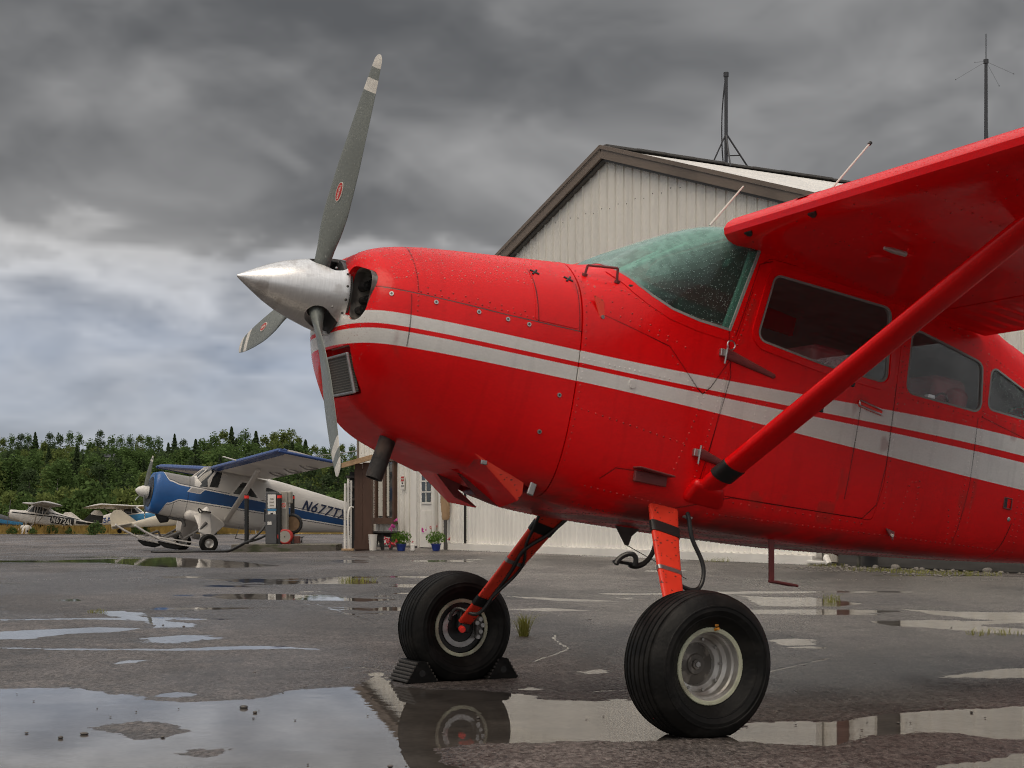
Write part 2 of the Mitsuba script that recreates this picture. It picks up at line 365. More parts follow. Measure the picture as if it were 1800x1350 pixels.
# cowling ------------------------------------------------------------------------------------------------
#        x     zb     zt    wb    w     wt    lo    hi
COWL = [[.440, -.240, .07, .08, .16, .10, .12, .12],
        [.449, -.290, .14, .10, .245, .15, .14, .13],
        [.468, -.335, .180, .13, .325, .19, .17, .15],
        [.510, -.415, .208, .17, .400, .22, .21, .17],
        [.580, -.495, .232, .22, .445, .25, .25, .20],
        [.700, -.565, .258, .27, .475, .27, .28, .22],
        [.850, -.610, .280, .32, .500, .28, .30, .23],
        [1.10, -.672, .312, .37, .520, .29, .31, .23],
        [1.412, -.735, .352, .42, .540, .30, .28, .23]]
cx = np.r_[np.linspace(.440, .60, 22), np.linspace(.62, 1.412, 34)]
cowl = mani(body(COWL, cx, n=144))
inlets = []
for s in (1, -1):
    pts = []
    for x, r in ((.30, .0), (.528, -.004)):
        for yy, zz, rr in ((.20, .050, .070), (.295, .022, .074), (.272, -.050, .080), (.20, -.055, .065)):
            sp = trimesh.creation.icosphere(subdivisions=2, radius=rr + r); sp.apply_translation([x, yy * s, zz]); pts.append(sp.vertices)
    inlets.append(m3.Manifold.hull_points(np.vstack(pts)))
filt = mani(rbox((.30, .275, .215), (.484 - .099, .10, -.335 - .036), .012, rotm([0, 1, 0], -20)))
cav = cowl
for q in inlets: cav = cav - q
cav = cav - filt
for s in (1, -1): cav = cav - mani(box((.30, .25, .26), (1.215, .245 * s, -.755)))
# open underside at the back, where the air leaves
aft = mani(box((.42, .62, .30), (1.20, 0, -.72)))
inner = mani(body(COWL, np.linspace(.62, 1.43, 12), inset=.022, n=96)) if False else None
part('cowling', cav, 'mat_livery', 32, XZ)
for q, s in zip(inlets, (1, -1)):
    lin = tri(q ^ m3.Manifold(m3.Mesh(np.asarray(box((.14, .6, .5), (.545, .25 * s, 0)).vertices, np.float32), np.asarray(box((.14, .6, .5)).faces, np.uint32))))
    fc = lin.triangles_center
    lin.update_faces(fc[:, 0] > .48); lin.apply_translation([0, 0, 0]); lin.vertices = (lin.vertices - [.55, .25 * s, 0]) * [.985, .985, .985] + [.55, .25 * s, 0]
    part('engine_baffle', lin, 'mat_baffle', 30)
    bits = []
    for (yy, zz, rr) in ((.30, .10, .028), (.335, .02, .030), (.315, -.065, .028), (.22, .09, .024), (.235, -.04, .02)):
        bits.append(cyl((.535, yy * s, zz), (.66, yy * s, zz), rr, 14)); bits.append(cyl((.522, yy * s, zz), (.56, yy * s, zz), rr * .5, 10))
    for q in range(0): bits.append(box((.06, .004, .12), (.61, (.20 + .02 * q) * s, .07)))
    for xx, zz, rr in ((.520, .045, .020), (.528, -.012, .017), (.515, -.060, .018), (.555, .075, .014)): bits += [cyl((xx, .12 * s, zz), (xx, .20 * s, zz), rr, 14), cyl((xx, .20 * s, zz), (xx, .212 * s, zz), rr * .45, 8)]
    for b_ in bits: part('engine_part', b_, 'mat_black', 30)
def dome(p, n, r, h=None, sides=6):
    h = h or r * .55
    a = np.cross(n, [0, 0, 1.0]); a /= np.linalg.norm(a) + 1e-9; b = np.cross(n, a)
    an = np.arange(sides) * 2 * np.pi / sides
    v = [p + r * (np.cos(t) * a + np.sin(t) * b) - n * .0005 for t in an] + [p + .6 * r * (np.cos(t) * a + np.sin(t) * b) + n * h * .8 for t in an] + [p + n * h]
    i = np.arange(sides); j = (i + 1) % sides
    f = np.vstack([np.c_[i, j, j + sides], np.c_[i, j + sides, i + sides], np.c_[i + sides, j + sides, i * 0 + 2 * sides]])
    return trimesh.Trimesh(np.array(v), f, process=False)
def beads(mesh, n, test, r0=.0022, r1=.0058, seed=3):
    """rain drops lying on a mesh"""
    pts, fi = trimesh.sample.sample_surface(mesh, n, seed=seed); nn = mesh.face_normals[fi]; g = np.random.default_rng(seed); out = []
    for p_, n_ in zip(pts, nn):
        if test(p_, n_): out.append(dome(p_, n_, r0 + (r1 - r0) * g.random() ** 3, None, 6))
    return cat(out)
# chin air filter
FR = rotm([0, 1, 0], -20)
def filt_pt(m): 
    m.apply_transform(FR); m.apply_translation([.484, .10, -.335]); return m
scr = filt_pt(box((.02, .25, .165), (.015, 0, -.014)))
part('air_filter', scr, 'mat_mesh_screen', False, lambda v: v[:, [1, 2]])
fr = cat([filt_pt(rbox((.016, .26, .013), (.004, 0, .070), .004)), filt_pt(rbox((.016, .26, .013), (.004, 0, -.096), .004)),
          filt_pt(rbox((.016, .010, .170), (.004, .125, -.013), .004)), filt_pt(rbox((.016, .010, .170), (.004, -.125, -.013), .004))])
part('air_filter_frame', fr, 'mat_steel', 30)
def skin_panel(rows, poly, lift, sink, mat, name, xs, parent=PL):
    return part(name, (mani(body(rows, xs, -lift, 144)) - mani(body(rows, xs[1:-1] if False else xs + np.r_[.0005, np.zeros(len(xs) - 2), -.0005], sink, 144))) ^ mani(prism(poly, .02, 1)), mat, 32, XZ, parent)
skin_panel(COWL, rpoly([(1.188, .005), (1.188, .24), (1.398, .24), (1.398, .005)], .012), .0022, .004, 'mat_livery', 'oil_door', cx)
skin_panel(COWL, sg.LineString([(.52, .012), (.80, .006), (1.05, -.002), (1.405, -.004)]).buffer(.0012), .0006, .004, 'mat_dark_metal', 'cowl_joint', cx)
# latches and small fasteners on the cowl
_SKIN = {}
def on_skin(x, z, st=COWL, side=1):
    """a point and an outward normal of the skin at this x and z"""
    if id(st) not in _SKIN:
        s_ = np.asarray(st, float); xs = np.linspace(s_[0, 0], s_[-1, 0], 500); I = [PchipInterpolator(s_[:, 0], s_[:, k])(xs) for k in range(1, 8)]
        tab = []; zz = np.linspace(-.85, .85, 500)
        for zb, zt, wb, w, wt, lo, hi in zip(*I):
            r = bspline_ring([(.45 * wb, zb), (wb, zb), (w, zb + lo), (w, zt - hi), (wt, zt), (.45 * wt, zt)], 240); r = r[r[:, 0] >= 0]; r = r[np.argsort(r[:, 1])]
            tab.append(np.interp(zz, r[:, 1], r[:, 0]))
        _SKIN[id(st)] = (xs[0], xs[1] - xs[0], np.array(tab))
    x_0, d_x, tab = _SKIN[id(st)]
    def y_at(x, z):
        a, b = np.clip((x - x_0) / d_x, 0, 498.999), np.clip((z + .85) / (1.7 / 499), 0, 498.999); i, j = int(a), int(b); a -= i; b -= j
        return float((tab[i, j] * (1 - b) + tab[i, j + 1] * b) * (1 - a) + (tab[i + 1, j] * (1 - b) + tab[i + 1, j + 1] * b) * a)
    y = y_at(x, z); e = .004
    n = np.array([-(y_at(x + e, z) - y_at(x - e, z)) / (2 * e), 1.0, -(y_at(x, z + e) - y_at(x, z - e)) / (2 * e)]); n /= np.linalg.norm(n)
    return np.array([x, y * side, z]), n * [1, side, 1]
def poly_pts(line, step):
    line = np.asarray(line, float); L = np.r_[0, np.cumsum(np.linalg.norm(np.diff(line, axis=0), axis=1))]
    t = np.arange(0, L[-1] + 1e-6, step)
    return np.c_[np.interp(t, L, line[:, 0]), np.interp(t, L, line[:, 1])]
for x, z in ((.55, -.012), (.735, -.014), (.925, -.018), (1.06, -.022), (1.16, -.024), (1.345, -.30), (1.29, -.47)):
    p, n = on_skin(x, z)
    part('cowl_fastener', cyl(p - n * .004, p + n * .004, .010, 12), 'mat_steel', 30)
    part('cowl_fastener', cyl(p - n * .004, p + n * .0055, .005, 8), 'mat_dark_metal', 30)
riv = []
for line, st in (([(.655, .22), (.66, -.08)], .022), ([(.67, .02), (1.18, .012)], .03), ([(.70, .045), (1.18, .03)], .055)):
    for x, z in poly_pts(line, st): riv.append(dome(*on_skin(x, z), .0050, .003))
k = part('rivets', cat(riv), 'mat_rivet', True, XZ); tag(k, 'rows of small red rivets on the cowling', kind='stuff')

k = part('rain_drops', beads(tri(cav), 9000, lambda p, n: n[2] > .25 + .25 * (p[1] > 0) and p[0] > .47 and p[1] > -.25), 'mat_bead', True); tag(k, 'rain drops beaded on the cowling', kind='stuff')
# spinner and propeller ---------------------------------------------------------------------------------
ax = .012
sp_prof = [(0, 0), (.005, .002), (.012, .012), (.027, .036), (.052, .078), (.081, .130), (.109, .192), (.132, .262), (.153, .342), (.167, .410), (.172, .450), (.172, .456), (.155, .458), (.155, .40), (0, .40)]
sp = lathe(sp_prof, 96, 'x')
sp.apply_translation([0, 0, 0])
HUB = np.array([.353, 0, .006]); AL0 = 0.3864; RAD = 1.047
holes = []
blades = []
for k in range(3):
    a = AL0 + k * 2 * np.pi / 3
    rad = np.array([0, np.sin(a), np.cos(a)]); tang = np.array([0, -np.cos(a), np.sin(a)]); fwd = np.array([-1.0, 0, 0])
    h = m3.Manifold.hull_points(np.vstack([cyl(HUB + rad * .08 + o, HUB + rad * .30 + o, .058, 24).vertices for o in (np.zeros(3), np.array([.052, 0, 0]) - tang * .035)]))
    holes.append(h)
    rows = []
    N = 40
    rs = np.r_[np.linspace(.07, .96, 30), .96 + .04 * np.sin(np.linspace(0, np.pi / 2, 9))[1:]] * RAD
    chord_r = np.array([.07, .13, .19, .27, .38, .52, .66, .80, .90, .96, 1.0]); chord_v = [.072, .076, .096, .138, .172, .178, .160, .134, .106, .083, .006]
    thick_v = [.072, .066, .050, .036, .026, .020, .0155, .012, .0095, .008, .002]
    beta_v = [38, 37, 32, 26, 19, 14, 11, 9, 7.5, 7, 6.5]
    C = PchipInterpolator(chord_r[:-1], chord_v[:-1]); TH = PchipInterpolator(chord_r, thick_v); BE = PchipInterpolator(chord_r, beta_v)
    an = np.arange(N) * 2 * np.pi / N
    for r in rs:
        q = r / RAD
        c = float(C(min(q, .96))); 
        if q > .96: c *= math.sqrt(max(1e-4, 1 - ((q - .96) / .0402) ** 2))
        th = float(TH(min(q, 1))) if q <= .96 else float(TH(.96)) * max(.15, c / float(C(.96))); b = np.radians(float(BE(q)))
        cd = np.cos(b) * tang + np.sin(b) * fwd; nd = -np.sin(b) * tang + np.cos(b) * fwd
        xx = np.cos(an) * .5; yy = np.sin(an) * .5 * np.where(np.sin(an) > 0, 1.0, np.clip(1.0 - (q - .1) * 4, .25, 1)) * (1 + .25 * np.cos(an) * min(1, max(0, (q - .12) * 6)))
        rows.append(HUB + rad * r + (xx * c)[:, None] * cd + (yy * th)[:, None] * nd)
    blades.append((loft(rows), rad, tang))
hole_all = holes[0] + holes[1] + holes[2]
spm = mani(sp)
shell_in = mani(lathe([(0, .02), (.050, .075), (.102, .20), (.146, .35), (.160, .43), (.160, .46), (0, .46)], 64, 'x'))
spin = spm - (hole_all)
part('spinner', spin, 'mat_spinner', 40, lambda v: np.c_[v[:, 0], np.arctan2(v[:, 1], v[:, 2])])
part('spinner_backplate', lathe([(0, .43), (.165, .43), (.165, .468), (.10, .475), (0, .475)], 64, 'x'), 'mat_dark_metal', 30)
for k, (bl, rad, tang) in enumerate(blades):
    kb = part('propeller_blade', bl, 'mat_blade', 40, lambda v, rad=rad: np.c_[RAD - (v - HUB) @ rad, v @ tang])
    part('blade_boot', cyl(HUB + rad * .06, HUB + rad * .115, .048, 24, .044), 'mat_black', 30, parent=kb)
    # the maker's oval decal near mid-span, on the rear face
    if k == 1: continue
    q = .43 if k == 0 else .62
    r0 = q * RAD; b = np.radians(float(BE(q))); cd = np.cos(b) * tang - np.sin(b) * np.array([1.0, 0, 0]); nd = np.sin(b) * tang + np.cos(b) * np.array([1.0, 0, 0])
    for side, off in ((nd, float(TH(q)) * .5 * .30), (-nd, float(TH(q)) * .5)):
        def oval(a_, b_, lift):
            an = np.linspace(0, 2 * np.pi, 33)[:-1]
            v = HUB + rad * r0 + np.cos(an)[:, None] * rad * a_ + np.sin(an)[:, None] * cd * b_ + side * (off + lift)
            w = v - side * .004
            f = [[i, (i + 1) % 32, 64] for i in range(32)] + [[i, 32 + i, 32 + (i + 1) % 32] for i in range(32)] + [[i, 32 + (i + 1) % 32, (i + 1) % 32] for i in range(32)]
            return trimesh.Trimesh(np.vstack([v, w, [HUB + rad * r0 + side * (off + lift)]]), f, process=False)
        part('decal', oval(.043, .021, .0035), 'mat_decal_white', False, parent=kb)
        part('decal', oval(.040, .018, .0042), 'mat_decal_red', False, parent=kb)
        tm = meshkit.text_mesh('HARTZELL', .011, .0006, True); tv = tm.vertices.copy(); tv[:, 0] -= (tm.bounds[0][0] + tm.bounds[1][0]) / 2; tv[:, 1] -= .0055; tv *= [.062 / (tm.bounds[1][0] - tm.bounds[0][0]), 1, 1]
        dirx = rad if (np.cross(rad, cd) @ side) < 0 else -rad
        tm.vertices = HUB + rad * r0 + side * (off + .0044) + tv[:, :1] * dirx + tv[:, 1:2] * cd + tv[:, 2:] * side
        part('decal', tm, 'mat_decal_white', False, parent=kb)
for a in np.radians(np.arange(0, 360, 20)):
    n = np.array([0, np.sin(a), np.cos(a)])
    if min(abs((a - (AL0 + k * 2 * np.pi / 3) + np.pi) % (2 * np.pi) - np.pi) for k in range(3)) < .36: continue
    part('screw', dome(n * .1715 + [.442, 0, 0], n, .0065, .004, 10), 'mat_dark_metal', 30)
for k in range(3):
    for s in (-1, 1):
        a = AL0 + k * 2 * np.pi / 3 + s * .47; n = np.array([-.15, np.sin(a), np.cos(a)]); n /= np.linalg.norm(n)
        part('screw', dome(np.array([0, np.sin(a), np.cos(a)]) * .163 + [.395, 0, 0], n, .0065, .004, 10), 'mat_steel', 30)
# fuselage ------------------------------------------------------------------------------------------------
#        x     zb     zt    wb    w     wt    lo    hi
FUSE = [[1.418, -.735, .352, .42, .545, .30, .28, .23],
        [1.59, -.760, .385, .44, .552, .32, .26, .22],
        [1.80, -.765, .530, .46, .556, .36, .22, .30],
        [2.00, -.762, .640, .48, .560, .40, .20, .36],
        [2.12, -.760, .680, .49, .562, .44, .19, .30],
        [2.30, -.757, .700, .49, .562, .50, .18, .20],
        [3.00, -.735, .665, .48, .560, .53, .18, .12],
        [3.45, -.705, .622, .47, .552, .52, .18, .12],
        [3.75, -.680, .585, .45, .540, .48, .18, .17],
        [4.06, -.650, .535, .43, .520, .37, .18, .22],
        [5.00, -.550, .280, .32, .420, .26, .16, .20],
        [6.00, -.400, .190, .20, .280, .17, .12, .15],
        [7.30, -.150, .100, .07, .090, .05, .06, .06]]
fx = np.r_[np.linspace(1.418, 2.4, 40), np.linspace(2.44, 4.2, 36), np.linspace(4.3, 7.3, 22)]
def FB(i, xs=fx): return mani(body(FUSE, xs, i, 132))
outer = FB(0)
fx2 = np.r_[1.40, fx[1:-8]]
FUSE2 = [[1.30, -.735, .340, .42, .545, .30, .28, .23]] + FUSE
def FB2(i): return mani(body(FUSE2, np.r_[1.432, fx[2:-10]], i, 132))
in1, in2 = FB2(.020), FB2(.030)
def onf(x, z, side=1): return on_skin(x, z, FUSE2, side)
ws_poly = sg.Polygon([(1.585, .80), (1.585, .398), (1.60, .375), (1.64, .335), (1.70, .275), (1.76, .238), (1.86, .197), (2.00, .172), (2.165, .160), (2.225, .37), (2.285, .56), (2.36, .80)])
door_win = rpoly([(2.318, .150), (2.383, .472), (3.088, .463), (3.112, .095), (2.72, .108)], .045)
rear_win = rpoly([(3.238, .075), (3.236, .400), (3.732, .322), (3.752, .068)], .05)
rear_win2 = rpoly([(3.795, .098), (3.798, .325), (4.03, .262), (4.42, .14), (4.42, .092)], .04)
door_poly = rpoly([(2.205, .10), (2.300, .50), (2.350, .540), (3.172, .530), (3.174, -.40), (3.14, -.575), (2.12, -.60)], .03)
def cut(p, side=0): return mani(prism(p, -1, 1) if side == 0 else (prism(p, 0.02, 1) if side > 0 else prism(p, -1, -.02)))
wins = cut(door_win) + cut(rear_win) + cut(rear_win2) + cut(ws_poly)
shell = outer - in1 - wins
dcut = cut(door_poly.buffer(.0025), 1); dcut2 = cut(door_poly, 1)
# a well for the door keeps the gap dark
part('fuselage', shell - dcut, 'mat_livery', 32, XZ)
door = part('door', shell ^ dcut2, 'mat_livery', 32, XZ)
lining = (in1 - in2 - wins) ^ mani(box((3.3, 3, 3), (3.05, 0, 0)))
part('cabin_lining', lining, 'mat_lining', 32)
def pane(poly, side, i=.008):
    a, b = FB2(i), FB2(i + .006)
    m = tri((a - b) ^ cut(poly, side)); n = m.face_normals; c = m.triangles_center
    r = c * [0, 1, 1] + [0, 0, .12]; r /= np.linalg.norm(r, axis=1)[:, None]
    mid = np.linalg.norm(c * [0, 1, 1] + [0, 0, .12], axis=1)
    m.update_faces(((n * r).sum(1) > .25)); m.remove_unreferenced_vertices()
    return m
def ringstrip(p, lift, sink, side=1):
    return (FB2(-lift) - FB2(sink)) ^ cut(p, side)
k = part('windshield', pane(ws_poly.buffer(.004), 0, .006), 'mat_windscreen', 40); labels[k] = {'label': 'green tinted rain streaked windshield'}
part('windshield__frame', ringstrip(ws_poly.intersection(sg.box(1, -1, 3, .72)).buffer(.006) - ws_poly.buffer(-.006), .002, .010), 'mat_lining_light', 30)
part('windshield__frame', ringstrip(ws_poly.intersection(sg.box(1, -1, 3, .72)).buffer(.006) - ws_poly.buffer(-.006), .002, .010, -1), 'mat_lining_light', 30)
flange = sg.LineString([(1.62, .36), (1.64, .335), (1.70, .275), (1.76, .238), (1.86, .197), (2.00, .172), (2.165, .160)]).buffer(.052, cap_style='flat').difference(ws_poly.buffer(.007))
part('windshield_flange', ringstrip(flange, .0026, .004), 'mat_livery', 32, XZ)
part('windshield_post', ringstrip(sg.Polygon([(2.172, .165), (2.232, .37), (2.292, .555), (2.325, .555), (2.262, .36), (2.205, .165)]), .0022, .004), 'mat_livery', 32, XZ)
wm = pane(ws_poly.buffer(-.008), 0, .002)
k = part('rain_drops', beads(wm, 9000, lambda p, n: p[1] > -.1, .0007, .0022, 8), 'mat_glass_bead', True); tag(k, 'rain drops on the windshield', kind='stuff')
wm = cat(pane(rear_win.buffer(-.01), 1, .002), pane(rear_win2.buffer(-.01), 1, .002))
k = part('rain_drops', beads(wm, 1500, lambda p, n: True, .0008, .0022, 9), 'mat_glass_bead', True); tag(k, 'rain drops on the rear windows', kind='stuff')
sk = tri(shell); k = part('rain_drops', beads(sk, 15000, lambda p, n: (n[2] > .30 or (p[0] > 3.1 and p[2] > 0 and n[1] > .5)) and p[1] > -.2 and p[0] < 4.3 and (abs(p[1]) > .3 or p[0] < 2) and np.linalg.norm(np.cross(n, [1, 0, 0])) > .5 and n @ np.array([0, p[1], p[2] + .1]) > 0 and onf(float(np.clip(p[0], 1.42, 4.3)), float(p[2]))[0][1] < p[1] + .012, seed=5), 'mat_bead', True); tag(k, 'rain drops beaded on the fuselage', kind='stuff')
for side in (1, -1):
    par = door if side > 0 else PL
    kw = part('window', pane(door_win, side), 'mat_pane', 40, parent=par)
    part('seal', ringstrip(door_win.buffer(.004) - door_win.buffer(-.006), .001, .014, side), 'mat_lining_light', 30, parent=kw)
    part('window_rim', ringstrip(door_win.buffer(.040) - door_win.buffer(.010), .006, .004, side), 'mat_red', 30, parent=par)
    for nm, p in (('rear_window', rear_win), ('rear_window', rear_win2)):
        kw = part(nm, pane(p, side), 'mat_pane', 40)
        part('seal', ringstrip(p.buffer(.004) - p.buffer(-.006), .001, .014, side), 'mat_lining_light', 30, parent=kw)
# rivet rows on the port side and the belly
riv = []
def row(line, step, r=.0050):
    for x, z in poly_pts(line, step): riv.append(dome(*onf(x, z), r, .003))
for ln, st in (([(1.435, .30), (1.435, -.62)], .030), ([(1.455, .14), (1.85, .045)], .05), ([(1.52, .27), (1.70, .20), (1.86, .145), (2.17, .112)], .034), ([(1.47, .20), (1.66, .13), (1.95, .03)], .05),
               ([(2.185, .13), (2.262, .40)], .026), ([(2.215, .10), (2.285, .36)], .026), ([(2.17, -.04), (2.075, -.60)], .028), ([(2.10, -.06), (1.96, -.56)], .030), ([(1.46, -.34), (2.00, -.40)], .036),
               ([(1.46, -.122), (1.90, -.125)], .026), ([(1.88, -.02), (2.04, -.18)], .045), ([(2.32, -.62), (3.10, -.60)], .045), ([(3.195, .48), (3.195, -.52)], .026), ([(3.215, .46), (3.215, .05)], .028),
               ([(3.255, .048), (3.72, .040)], .034), ([(3.765, .34), (3.765, -.50)], .026), ([(3.715, -.04), (3.69, -.58)], .030), ([(3.80, .065), (4.42, .04)], .034), ([(3.80, .37), (4.40, .20)], .034), ([(3.45, .46), (3.72, .38)], .03),
               ([(3.44, -.10), (3.44, -.25)], .03), ([(3.47, -.10), (3.47, -.25)], .03), ([(3.40, -.34), (3.40, -.56)], .03), ([(3.30, -.55), (3.34, -.36), (3.37, -.34), (3.40, -.38)], .03), ([(2.42, -.14), (2.42, -.28)], .03), ([(2.36, -.14), (2.36, -.26)], .03),
               ([(3.62, -.45), (3.66, -.60)], .03), ([(3.69, -.42), (3.73, -.58)], .03), ([(4.10, .30), (4.10, -.55)], .03), ([(4.14, .30), (4.14, -.55)], .03), ([(1.5, -.66), (1.95, -.685)], .032), ([(2.2, -.69), (4.2, -.585)], .034)):
    row(ln, st)
BI = [PchipInterpolator(np.array(FUSE2)[:, 0], np.array(FUSE2)[:, k]) for k in range(1, 8)]
def belly(x, y):
    I = BI
    zb, zt, wb, w, wt, lo, hi = [float(f(x)) for f in I]
    r = bspline_ring([(.45 * wb, zb), (wb, zb), (w, zb + lo), (w, zt - hi), (wt, zt), (.45 * wt, zt)], 240); r = r[(r[:, 1] < zb + lo * .6) & (np.abs(r[:, 0]) < w * .98)]; r = r[np.argsort(r[:, 0])]
    z = float(np.interp(y, r[:, 0], r[:, 1])); z2 = float(np.interp(y + .01, r[:, 0], r[:, 1])); n = np.array([0.02, (z2 - z) / .01, -1]); return np.array([x, y, z]), n / np.linalg.norm(n)
for y0 in (-.36, -.22, -.05, .12, .28, .40):
    for x in np.arange(1.46, 4.4, .032): riv.append(dome(*belly(x, y0), .0045))
for x0 in (1.47, 1.72, 2.02, 2.36, 2.75, 3.15, 3.7, 4.1):
    for y in np.arange(-.40, .42, .032): riv.append(dome(*belly(x0, y), .0045))
k = part('rivets', cat(riv), 'mat_rivet', True, XZ); tag(k, 'rows of small rivets along the fuselage', kind='stuff')

# small fittings on the port side
p, n = onf(1.69, -.185)
part('access_plug', cyl(p - n * .003, p + n * .004, .020, 20), 'mat_livery', 30, XZ)
def plate(poly, th, lift=0.0):
    """a flat plate from local points (a planar polygon), given a thickness"""
    P = np.asarray(poly, float); n = np.cross(P[1] - P[0], P[2] - P[0]); n /= np.linalg.norm(n); k = len(P)
    v = np.vstack([P + n * (lift - th / 2), P + n * (lift + th / 2)])
    f = [[0, i + 1, i] for i in range(1, k - 1)] + [[k, k + i, k + i + 1] for i in range(1, k - 1)]
    for i in range(k):
        j = (i + 1) % k; f += [[i, j, j + k], [i, j + k, i + k]]
    m = trimesh.Trimesh(v, f, process=False)
    if m.volume < 0: m.invert()
    return m
# tie handle on the cowl deck: a bent rod with two feet
p0, _ = onf(1.47, .285); p1, _ = onf(1.605, .275)
hp = [p0 + [0, .0, -.005], p0 + [0.005, .01, .045], p1 + [-.01, .01, .060], p1 + [0, 0, -.005]]
part('grab_handle', cat(tube(hp[:2], .006), tube(hp[1:3], .006), tube(hp[2:], .006), *[cyl(q, q + np.array([0, .004, .012]), .013, 10) for q in (hp[0], hp[3])]), 'mat_oxide_red', 30)
# cross-shaped fasteners
for x, z in ((1.215, .235), (1.372, .235)):
    p, n = on_skin(x, z)
    u = np.cross(n, [1, 0, .2]); u /= np.linalg.norm(u); w_ = np.cross(n, u)
    part('cowl_fastener', cat(*[cyl(p + n * .004 - d * .016, p + n * .004 + d * .016, .005, 6) for d in (u + w_, u - w_)]), 'mat_black', False)
# hinged bracket behind the firewall
p, n = onf(1.475, .150); 
br = plate([(1.462, .0, .175), (1.515, 0, .162), (1.525, 0, .080), (1.510, 0, .070), (1.50, 0, .074)], .004)
br.vertices[:, 1] += p[1] + .012 + (br.vertices[:, 2] < .1) * .016
part('bracket', br, 'mat_leg_red', False)
part('bracket__eye', cyl((1.512, p[1] + .026, .084), (1.512, p[1] + .034, .084), .009, 12), 'mat_steel', 30)
# quick release pin and hinge straps of the door
for (x, z, L_) in ((2.135, .052, .30), (2.065, -.425, .20)):
    p, n = onf(x, z); q, _ = onf(x + L_, z - .045 * L_ / .3 - .01)
    st = m3.Manifold.hull_points(np.vstack([trimesh.creation.icosphere(subdivisions=1, radius=r).vertices * [1, .5, 1] + c for c, r in ((p + [.035, .004, -.006], .026), (q + [0, .002, 0], .012))]))
    part('door_hinge', st, 'mat_oxide_red', 30, parent=door)
    part('door_hinge__pin', cat(tube([p + [.01, .02, -.055], p + [.012, .024, .03]], .005, 6), rbox((.03, .02, .035), p + [.0, .008, -.005], .004)), 'mat_steel', 30, parent=door)
p, n = onf(2.15, .085)
ring = trimesh.creation.torus(.021, .0036, 24, 8); ring.apply_transform(rotm([1, 0, 0], 90)); ring.apply_translation(p + [.012, .028, 0])
part('pin_ring', ring, 'mat_chrome', 30, parent=door)
# door handle
p, n = onf(2.955, -.03); q, _ = onf(3.10, -.052)
part('door_handle', cat(rbox((.15, .006, .036), (p + q) / 2 + [0, .003, 0], .003, rotm([0, 1, 0], 8))), 'mat_bright_red', 30, parent=door)
part('door_handle__lever', cat(tube([p + [.0, .010, .012], (p + q) / 2 + [0, .014, .010], q + [0, .010, .010]], .0045, 8), tube([p + [.0, .010, -.012], (p + q) / 2 + [0, .014, -.014], q + [0, .010, -.012]], .0045, 8), tube([p + [0, .01, .012], p + [-.004, .01, 0], p + [0, .01, -.012]], .0045, 8)), 'mat_chrome', 30, parent=door)
# foot step plate over the gear leg, and the hanging cabin step
p, n = onf(1.765, -.548); q, _ = onf(1.95, -.560)
part('step_plate', cat(rbox((.19, .07, .008), (p + q) / 2 + [0, .025, 0], .003, rotm([0, 1, 0], 4)), rbox((.17, .02, .05), (p + q) / 2 + [0, .0, -.03], .004)), 'mat_oxide_red', 30)
part('cabin_step', cat(rbox((.030, .016, .265), (2.672, .40, -.815), .006, rotm([0, 1, 0], -9)), rbox((.13, .075, .012), (2.745, .425, -.944), .004, rotm([0, 1, 0], 1)), rbox((.05, .03, .04), (2.65, .395, -.70), .01)), 'mat_oxide_red', 30)
# tie-down triangle, drain hatch, jack point
p, n = onf(3.262, -.605)
part('tie_down', plate([(3.238, p[1] + .006, -.600), (3.295, p[1] + .004, -.610), (3.270, p[1] + .030, -.655)], .006), 'mat_oxide_red', False)
part('tie_down__hole', cyl((3.266, p[1] + .016, -.630), (3.268, p[1] + .030, -.632), .008, 10), 'mat_decal_white', 30)
p, n = onf(4.024, -.352)
part('hatch_frame', cat(rbox((.055, .006, .006), p + [0, .002, .027], .002), rbox((.055, .006, .006), p + [0, .002, -.027], .002), rbox((.006, .006, .06), p + [.027, .002, 0], .002), rbox((.006, .006, .06), p + [-.027, .002, 0], .002)), 'mat_oxide_red', 30)
part('hatch_well', rbox((.022, .004, .05), p + [-.014, .001, 0], .001), 'mat_black', False)
p, n = onf(4.055, -.43); part('screw', dome(p, n, .013, .006, 10), 'mat_steel', 30)
p, n = onf(1.265, -.68, 1); 
part('tie_lug', cat(rbox((.034, .010, .06), (1.345, .395, -.712), .006, rotm([0, 1, 0], 12))), 'mat_steel', 30)
part('belly_fin', plate([(2.13, -.18, -.755), (2.28, -.18, -.752), (2.235, -.18, -.800), (2.225, -.18, -.845), (2.205, -.18, -.848)], .006), 'mat_dark_metal', False)
part('belly_wire', tube([(2.21, -.18, -.845), (2.6, -.19, -.965)], .0022, 5), 'mat_black', False)

